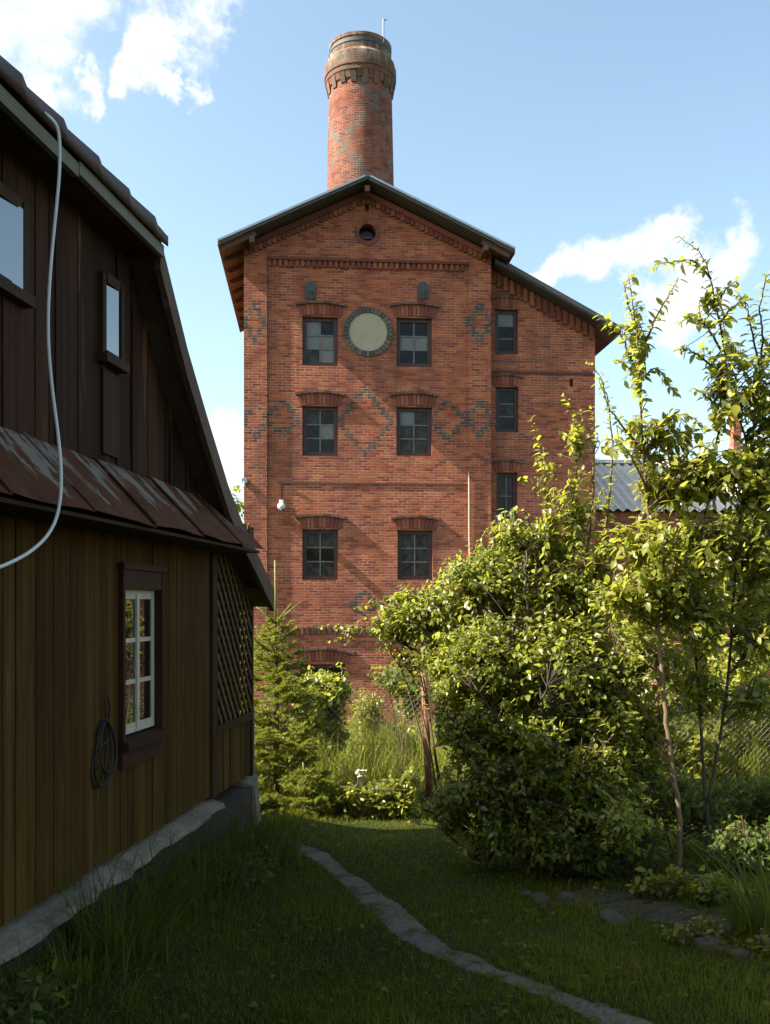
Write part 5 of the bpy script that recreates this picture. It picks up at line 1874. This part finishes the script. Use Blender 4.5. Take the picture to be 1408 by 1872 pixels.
tb = on_ground(1292, 1572)
TZ2 = tb.y
pl_ = Plant('plum_tree', tb, 'taller plum tree forked low into two stems at the right edge', 'tree', seed=53)
pl_.stem([np.array(tb) - [0, 0, 0.05]] + px_poly([(1294, 1520), (1292, 1470)], TZ2), 0.022, 0.018, 8, 5, 0.002)
pl_.stem(px_poly([(1292, 1470), (1285, 1400), (1279, 1290), (1272, 1190), (1278, 1100), (1280, 1000), (1300, 870), (1322, 740)], TZ2, TZ2 - 0.1), 0.013, 0.008, 7, 5, 0.003)
pl_.stem(px_poly([(1292, 1470), (1312, 1380), (1332, 1250), (1340, 1110), (1352, 960), (1372, 820), (1392, 690)], TZ2, TZ2 - 0.1), 0.013, 0.008, 7, 5, 0.003)
shoots = [[(1322, 740), (1328, 660), (1315, 590), (1302, 520), (1285, 465), (1240, 432)], [(1300, 510), (1270, 475), (1235, 478), (1198, 483)], [(1318, 640), (1290, 590), (1262, 580), (1244, 588)], [(1325, 690), (1280, 650), (1250, 635), (1240, 640)],
          [(1315, 590), (1340, 560), (1370, 545)], [(1392, 690), (1395, 620), (1390, 560), (1400, 505), (1425, 490)], [(1390, 670), (1420, 600), (1450, 570)], [(1320, 760), (1290, 720), (1265, 710)], [(1352, 940), (1390, 870), (1430, 830)],
          [(1345, 1040), (1390, 990), (1430, 980)], [(1340, 1110), (1375, 1060), (1400, 1080)], [(1300, 880), (1260, 840), (1240, 850)], [(1280, 1010), (1250, 980), (1225, 1000)], [(1335, 1230), (1375, 1180), (1420, 1170)], [(1330, 1270), (1380, 1280), (1420, 1300)],
          [(1278, 1270), (1245, 1240), (1225, 1260)], [(1372, 830), (1350, 760), (1345, 700), (1360, 640)], [(1392, 680), (1375, 610), (1365, 560), (1345, 530)], [(1310, 560), (1325, 530), (1350, 510)]]
for sh_ in shoots:
    q = pl_.stem(px_poly(sh_, TZ2 - 0.15, TZ2 - 0.15 + pl_.r.uniform(-0.3, 0.3)), 0.010, 0.002, 5, 6, 0.004)
    pl_.leafy(q, 0.08, 0.016, 0.078, 0.52, droop=0.35)
pl_.sprays([blob(1320, 690, TZ2 - .25, 45, 130, 0.25), blob(1390, 700, TZ2 - .25, 50, 120, 0.25), blob(1310, 860, TZ2 - .25, 85, 70, 0.35), blob(1390, 880, TZ2 - .25, 70, 110, 0.35), blob(1300, 990, TZ2 - .25, 85, 80, 0.35), blob(1390, 1020, TZ2 - .25, 70, 100, 0.35),
            blob(1290, 1120, TZ2 - .2, 70, 80, 0.3), blob(1390, 1150, TZ2 - .2, 70, 90, 0.3), blob(1380, 1270, TZ2, 70, 60, 0.3), blob(1280, 1250, TZ2, 50, 70, 0.25), blob(1300, 555, TZ2 - .25, 28, 60, 0.12), blob(1440, 760, TZ2 - .25, 60, 150, 0.3)], 820, 0.2, 0.080, 0.028, 0.52, up=0.2, droop=0.35)
pl_.finish(M['leaf_plum'], M['bark_dark'])


def bush(name, base, blobs, n, label, seed, mat='leaf', size=0.05, length=0.18, spacing=0.03, aspect=0.55, cat='plant', group=None, stems=5, wood='twig', droop=0.25, up=0.35):
    p = Plant(name, base, label, cat, group, seed)
    for c_, rd in blobs:
        for _ in range(max(1, stems // len(blobs) + 1)):
            e = np.array(c_) + p.r.normal(0, 0.35, 3) * rd
            b = np.array(base) + p.r.normal(0, 0.04, 3) * [1, 1, 0]
            p.stem([b - [0, 0, 0.03], b + (e - b) * 0.5 + [0, 0, 0.06], e], 0.008, 0.003, 5, 4, 0.004)
    p.sprays(blobs, n, length, size, spacing, aspect, r=0.0025, droop=droop, up=up)
    return p.finish(M[mat], M[wood], 'leaves', 'stems')


def bush_px(name, pxs, Z, n, label, seed, depth=0.3, **kw):
    bl = [blob(a, b, Z, c_, d_, depth) for a, b, c_, d_ in pxs]
    x_ = float(np.mean([b[0][0] for b in bl]))
    return bush(name, gp(x_, Z), bl, n, label, seed, **kw)


# behind the fence, against the wall
bush_px('wild_bush', [(590, 1250, 55, 36), (610, 1255, 40, 34), (570, 1270, 45, 40), (585, 1285, 48, 45), (600, 1330, 45, 60), (560, 1330, 40, 60)], 11.5, 900, 'rounded leafy bush behind the young spruce, under the cellar arch', 61, 0.5, size=0.075, length=0.25, spacing=0.035)
bush_px('wild_bush', [(672, 1290, 34, 45), (670, 1370, 45, 60)], 12.5, 330, 'pale feathery bush in the tall grass before the cellar wall', 62, 0.4, mat='leaf_plum', size=0.065, length=0.3, aspect=0.35)
bush_px('wild_bush', [(745, 1290, 28, 34), (740, 1360, 36, 55)], 11.8, 130, 'small bush in the tall grass just left of the rusty fence post', 63, 0.35, size=0.06, length=0.22)
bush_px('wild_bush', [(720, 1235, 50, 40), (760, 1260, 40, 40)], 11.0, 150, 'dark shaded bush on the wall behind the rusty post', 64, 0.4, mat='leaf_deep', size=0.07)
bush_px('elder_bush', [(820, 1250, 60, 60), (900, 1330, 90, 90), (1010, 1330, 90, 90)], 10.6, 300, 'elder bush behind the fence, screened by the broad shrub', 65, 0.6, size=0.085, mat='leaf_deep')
bush_px('elder_bush', [(1180, 1330, 90, 80), (1260, 1360, 70, 70), (1230, 1260, 70, 60)], 10.8, 420, 'sunlit elder bush behind the fence, between the two plum trunks', 66, 0.5, size=0.08)
bush_px('elder_bush', [(1340, 1270, 90, 70), (1400, 1330, 70, 80), (1310, 1370, 60, 50), (1350, 1200, 70, 60), (1390, 1420, 60, 40)], 11.2, 620, 'sunlit elder bush behind the fence at the right edge', 67, 0.6, size=0.08, mat='leaf_plum')
bush_px('lilac_bush', [(1180, 1120, 70, 110), (1290, 1060, 90, 110), (1390, 1050, 80, 130), (1330, 1190, 110, 80), (1250, 985, 60, 45), (1360, 960, 70, 40)], 12.6, 950, 'tall lilac bush against the low brick building, behind both plum trees', 68, 0.7, size=0.10, length=0.3, mat='leaf_plum')
# lit low plants at the lawn edge
bush_px('nettle_patch', [(640, 1452, 46, 30), (610, 1468, 30, 18)], 9.4, 190, 'low sunlit nettles at the lawn edge right of the seedling spruce', 71, 0.22, size=0.06, length=0.14, mat='leaf_plum')
bush_px('nettle_patch', [(715, 1455, 44, 40), (750, 1430, 24, 44), (740, 1478, 34, 18), (690, 1450, 40, 28)], 9.4, 290, 'broad-leaved weeds at the lawn edge left of the rusty post', 72, 0.22, size=0.062, length=0.14)
bush_px('nettle_patch', [(690, 1485, 60, 7), (600, 1482, 50, 6)], 9.35, 110, 'short sunlit weeds fringing the bright end of the lawn', 73, 0.12, size=0.035, length=0.08, mat='leaf_plum')
# undergrowth below the trees
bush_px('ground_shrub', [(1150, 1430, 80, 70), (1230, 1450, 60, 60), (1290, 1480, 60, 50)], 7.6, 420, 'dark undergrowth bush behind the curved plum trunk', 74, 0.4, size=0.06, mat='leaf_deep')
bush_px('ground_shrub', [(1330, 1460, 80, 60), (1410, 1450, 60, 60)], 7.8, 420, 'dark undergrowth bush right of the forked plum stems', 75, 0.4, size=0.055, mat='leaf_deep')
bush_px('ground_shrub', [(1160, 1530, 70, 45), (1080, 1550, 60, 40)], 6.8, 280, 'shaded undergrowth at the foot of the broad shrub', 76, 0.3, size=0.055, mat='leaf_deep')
bush_px('ground_shrub', [(1340, 1535, 70, 50), (1400, 1540, 80, 55), (1440, 1540, 60, 60)], 6.9, 330, 'shaded undergrowth at the foot of the forked plum tree', 77, 0.3, size=0.055, mat='leaf_deep')  # shade is put into the dark leaf colour here
b = on_ground(985, 1592)
bush('maple_seedling', b, [blob(990, 1535, b.y, 30, 42, 0.10), blob(985, 1500, b.y, 14, 20, 0.06), blob(1050, 1565, b.y, 28, 22, 0.1)], 60, 'shaded seedling with pale leaves standing before the broad shrub', 78, size=0.055, length=0.12, mat='leaf_plum', aspect=0.65)
b = on_ground(1200, 1640)
bush('strawberry_patch', b, [blob(1190, 1612, b.y, 45, 24, 0.12), blob(1240, 1606, b.y, 40, 26, 0.12)], 90, 'low leafy plants round the foot of the curved plum trunk', 79, size=0.055, length=0.10, aspect=0.7)
b = on_ground(1310, 1650)
bush('strawberry_patch', b, [blob(1300, 1615, b.y, 45, 30, 0.14), blob(1345, 1635, b.y, 40, 30, 0.12)], 90, 'low leafy plants beside the daylilies', 80, size=0.055, length=0.10, aspect=0.7)
b = on_ground(1290, 1722)
bush('weed_tuft', b, [blob(1290, 1692, b.y, 50, 18, 0.10), blob(1230, 1700, b.y, 30, 14, 0.08)], 50, 'small weeds growing on the bare soil behind the pale flat stone', 81, size=0.04, length=0.08, aspect=0.6)
b = on_ground(1400, 1745)
bush('weed_tuft', b, [blob(1400, 1728, b.y, 45, 18, 0.10)], 50, 'creeping weeds beneath the daylily clump', 82, size=0.04, length=0.08, aspect=0.6)
b = by_wall(3.75, 0.30)
bush('weed_tuft', b, [(np.array(b) + [0.02, 0, 0.10], np.array([0.25, 0.3, 0.10]))], 70, 'broad-leaved weeds in the bottom left corner by the plinth', 83, size=0.05, length=0.1, aspect=0.6, mat='leaf_deep')
b = by_wall(6.35, 0.42)
bush('weed_tuft', b, [(np.array(b) + [0.05, 0, 0.10], np.array([0.25, 0.3, 0.14]))], 70, 'dark weeds by the plinth left of the iris clump', 84, size=0.05, length=0.1, aspect=0.5, mat='leaf_deep')

# white umbel flowers
for (px, py, Z, lab, sd) in ((655, 1415, 9.35, 'white flat-headed flowers among the nettles', 1),):
    r = np.random.default_rng(sd)
    b = gp(at(px, py, Z).x, Z)
    root = empty('white_flower', b); tag(root, lab, 'flower')
    st = MB()
    for k_ in range(6):
        e = Vector(at(px + r.normal(0, 12), py + r.normal(0, 6), Z)) - b
        st.tube([(r.normal(0, .02), r.normal(0, .02), 0), e * 0.6, e], [0.004, 0.003, 0.002], 5)
        hd = MB()
        for _ in range(14):
            c_ = e + Vector((r.normal(0, .013), r.normal(0, .013), r.normal(0, .003)))
            hd.lathe([(0.001, 0.004), (0.008, 0.002), (0.007, -0.003), (0.001, -0.004)], 6, tuple(c_))
        hd.build('flower_head', M['petal'], root)
    st.build('stems', M['twig'], root, smooth=True)

# ------------------------------------------------------------------ stones


def stone(base, sx, sy, sz, seed, label, group=None):
    r = np.random.default_rng(seed)
    bm = bmesh.new()
    bmesh.ops.create_icosphere(bm, subdivisions=3, radius=1)
    ph = r.uniform(0, 6.28, 6)
    for v in bm.verts:
        c_ = v.co
        k = 1 + 0.13 * math.sin(c_.x * 2.7 + ph[0]) * math.cos(c_.y * 2.3 + ph[1]) + 0.09 * math.sin(c_.z * 4.1 + ph[2] + c_.x * 2) + 0.05 * math.sin(c_.y * 7 + ph[3]) + 0.06 * math.sin(c_.x * 5 + ph[4]) * math.sin(c_.z * 6 + ph[5])
        v.co = Vector((c_.x * sx * k, c_.y * sy * k, c_.z * sz * k * (0.75 if c_.z < 0 else 1)))
    me = bpy.data.meshes.new('stone'); bm.to_mesh(me); bm.free()
    o = link_mesh('stone', me, M['stone'], None, True)
    o.location = (base[0], base[1], base[2] + sz * 0.12)
    o.rotation_euler = (0, 0, r.uniform(0, 6.28))
    tag(o, label, 'stone', group)


for (px, py, a, b_, c_, lab, sd) in ((990, 1650, 0.075, 0.06, 0.05, 'rounded reddish stone on the lawn, leftmost at the soil edge', 1), (1033, 1650, 0.085, 0.06, 0.06, 'grey rounded stone right beside the reddish one', 2),
                                     (965, 1640, 0.05, 0.045, 0.035, 'small dark stone left behind the reddish one', 3), (1120, 1684, 0.11, 0.07, 0.045, 'long low dark stone in the grass before the bare soil', 4),
                                     (1305, 1732, 0.10, 0.07, 0.04, 'pale flat stone in the grass near the daylilies', 5), (1355, 1746, 0.06, 0.05, 0.03, 'small pale stone right of the flat one, below the daylilies', 6)):
    stone(on_ground(px, py), a, b_, c_, sd, lab, 'stones edging the flower bed')

# ------------------------------------------------------------------ far trees left of the tower


def far_tree(base, h, w, seed, label):
    p = Plant('far_tree', base, label, 'tree', 'trees beyond the tower', seed)
    b = np.array(base)
    p.stem([b, b + [0.1, 0, h * 0.4], b + [0, 0, h * 0.85]], 0.22, 0.05, 8, 4, 0.02)
    bl = []
    for k_ in range(9):
        t = p.r.uniform(0.3, 0.92)
        a = p.r.uniform(0, 6.28)
        q = w * 0.6 * math.sin(min(1, t) * math.pi * 0.9)
        c_ = b + [math.cos(a) * q * 0.7, math.sin(a) * q * 0.7, h * t]
        p.stem([b + [0, 0, h * t * 0.6], (b + [0, 0, h * t * 0.8] + c_) / 2, c_], 0.07, 0.02, 5, 3)
        bl.append((c_, np.array([w * 0.38, w * 0.38, h * 0.16])))
    p.sprays(bl, 480, 0.9, 0.30, 0.10, 0.6, r=0.012)
    p.finish(M['leaf'], M['bark_dark'])


for px, top, Z, w_, sd, lab in ((428, 893, 52, 3.2, 1, 'distant tree peeking out between the wooden house and the tower'), (350, 860, 58, 4.0, 2, 'distant tall tree hidden behind the wooden house roof')):
    b = Vector(((px - HX) / F * Z, Z, float(ground_z(0, Z))))
    far_tree(b, at(px, top, Z).z - b.z, w_, sd, lab)

# ------------------------------------------------------------------ unseen tree added behind the viewer so its crown shades the near lawn
b = gp(2.6, -3.6)
p = Plant('added_shade_tree', b, 'unseen broad tree added behind the viewpoint to shade the near lawn', 'tree', seed=91)
bb = np.array(b)
p.stem([bb - [0, 0, 0.1], bb + [0.1, 0.1, 1.2], bb + [0.0, 0.1, 2.4]], 0.19, 0.13, 9, 4, 0.01)
bl = []
for k_ in range(16):
    a = k_ * 2.4
    q = 0.9 + 2.9 * math.sqrt((k_ + 0.5) / 16)
    c_ = bb + np.array([math.cos(a) * q, math.sin(a) * q, 5.9 - 0.16 * q * q + 0.5 * math.sin(k_ * 1.7)])
    p.stem([bb + [0.0, 0.1, 2.3], bb + (c_ - bb) * 0.5 + [0, 0, 0.5], c_], 0.07, 0.02, 6, 4, 0.02)
    bl.append((c_, np.array([1.3, 1.3, 0.9])))
p.sprays(bl, 1500, 0.5, 0.17, 0.05, 0.6, r=0.006)
p.finish(M['leaf_deep'], M['bark_dark'])
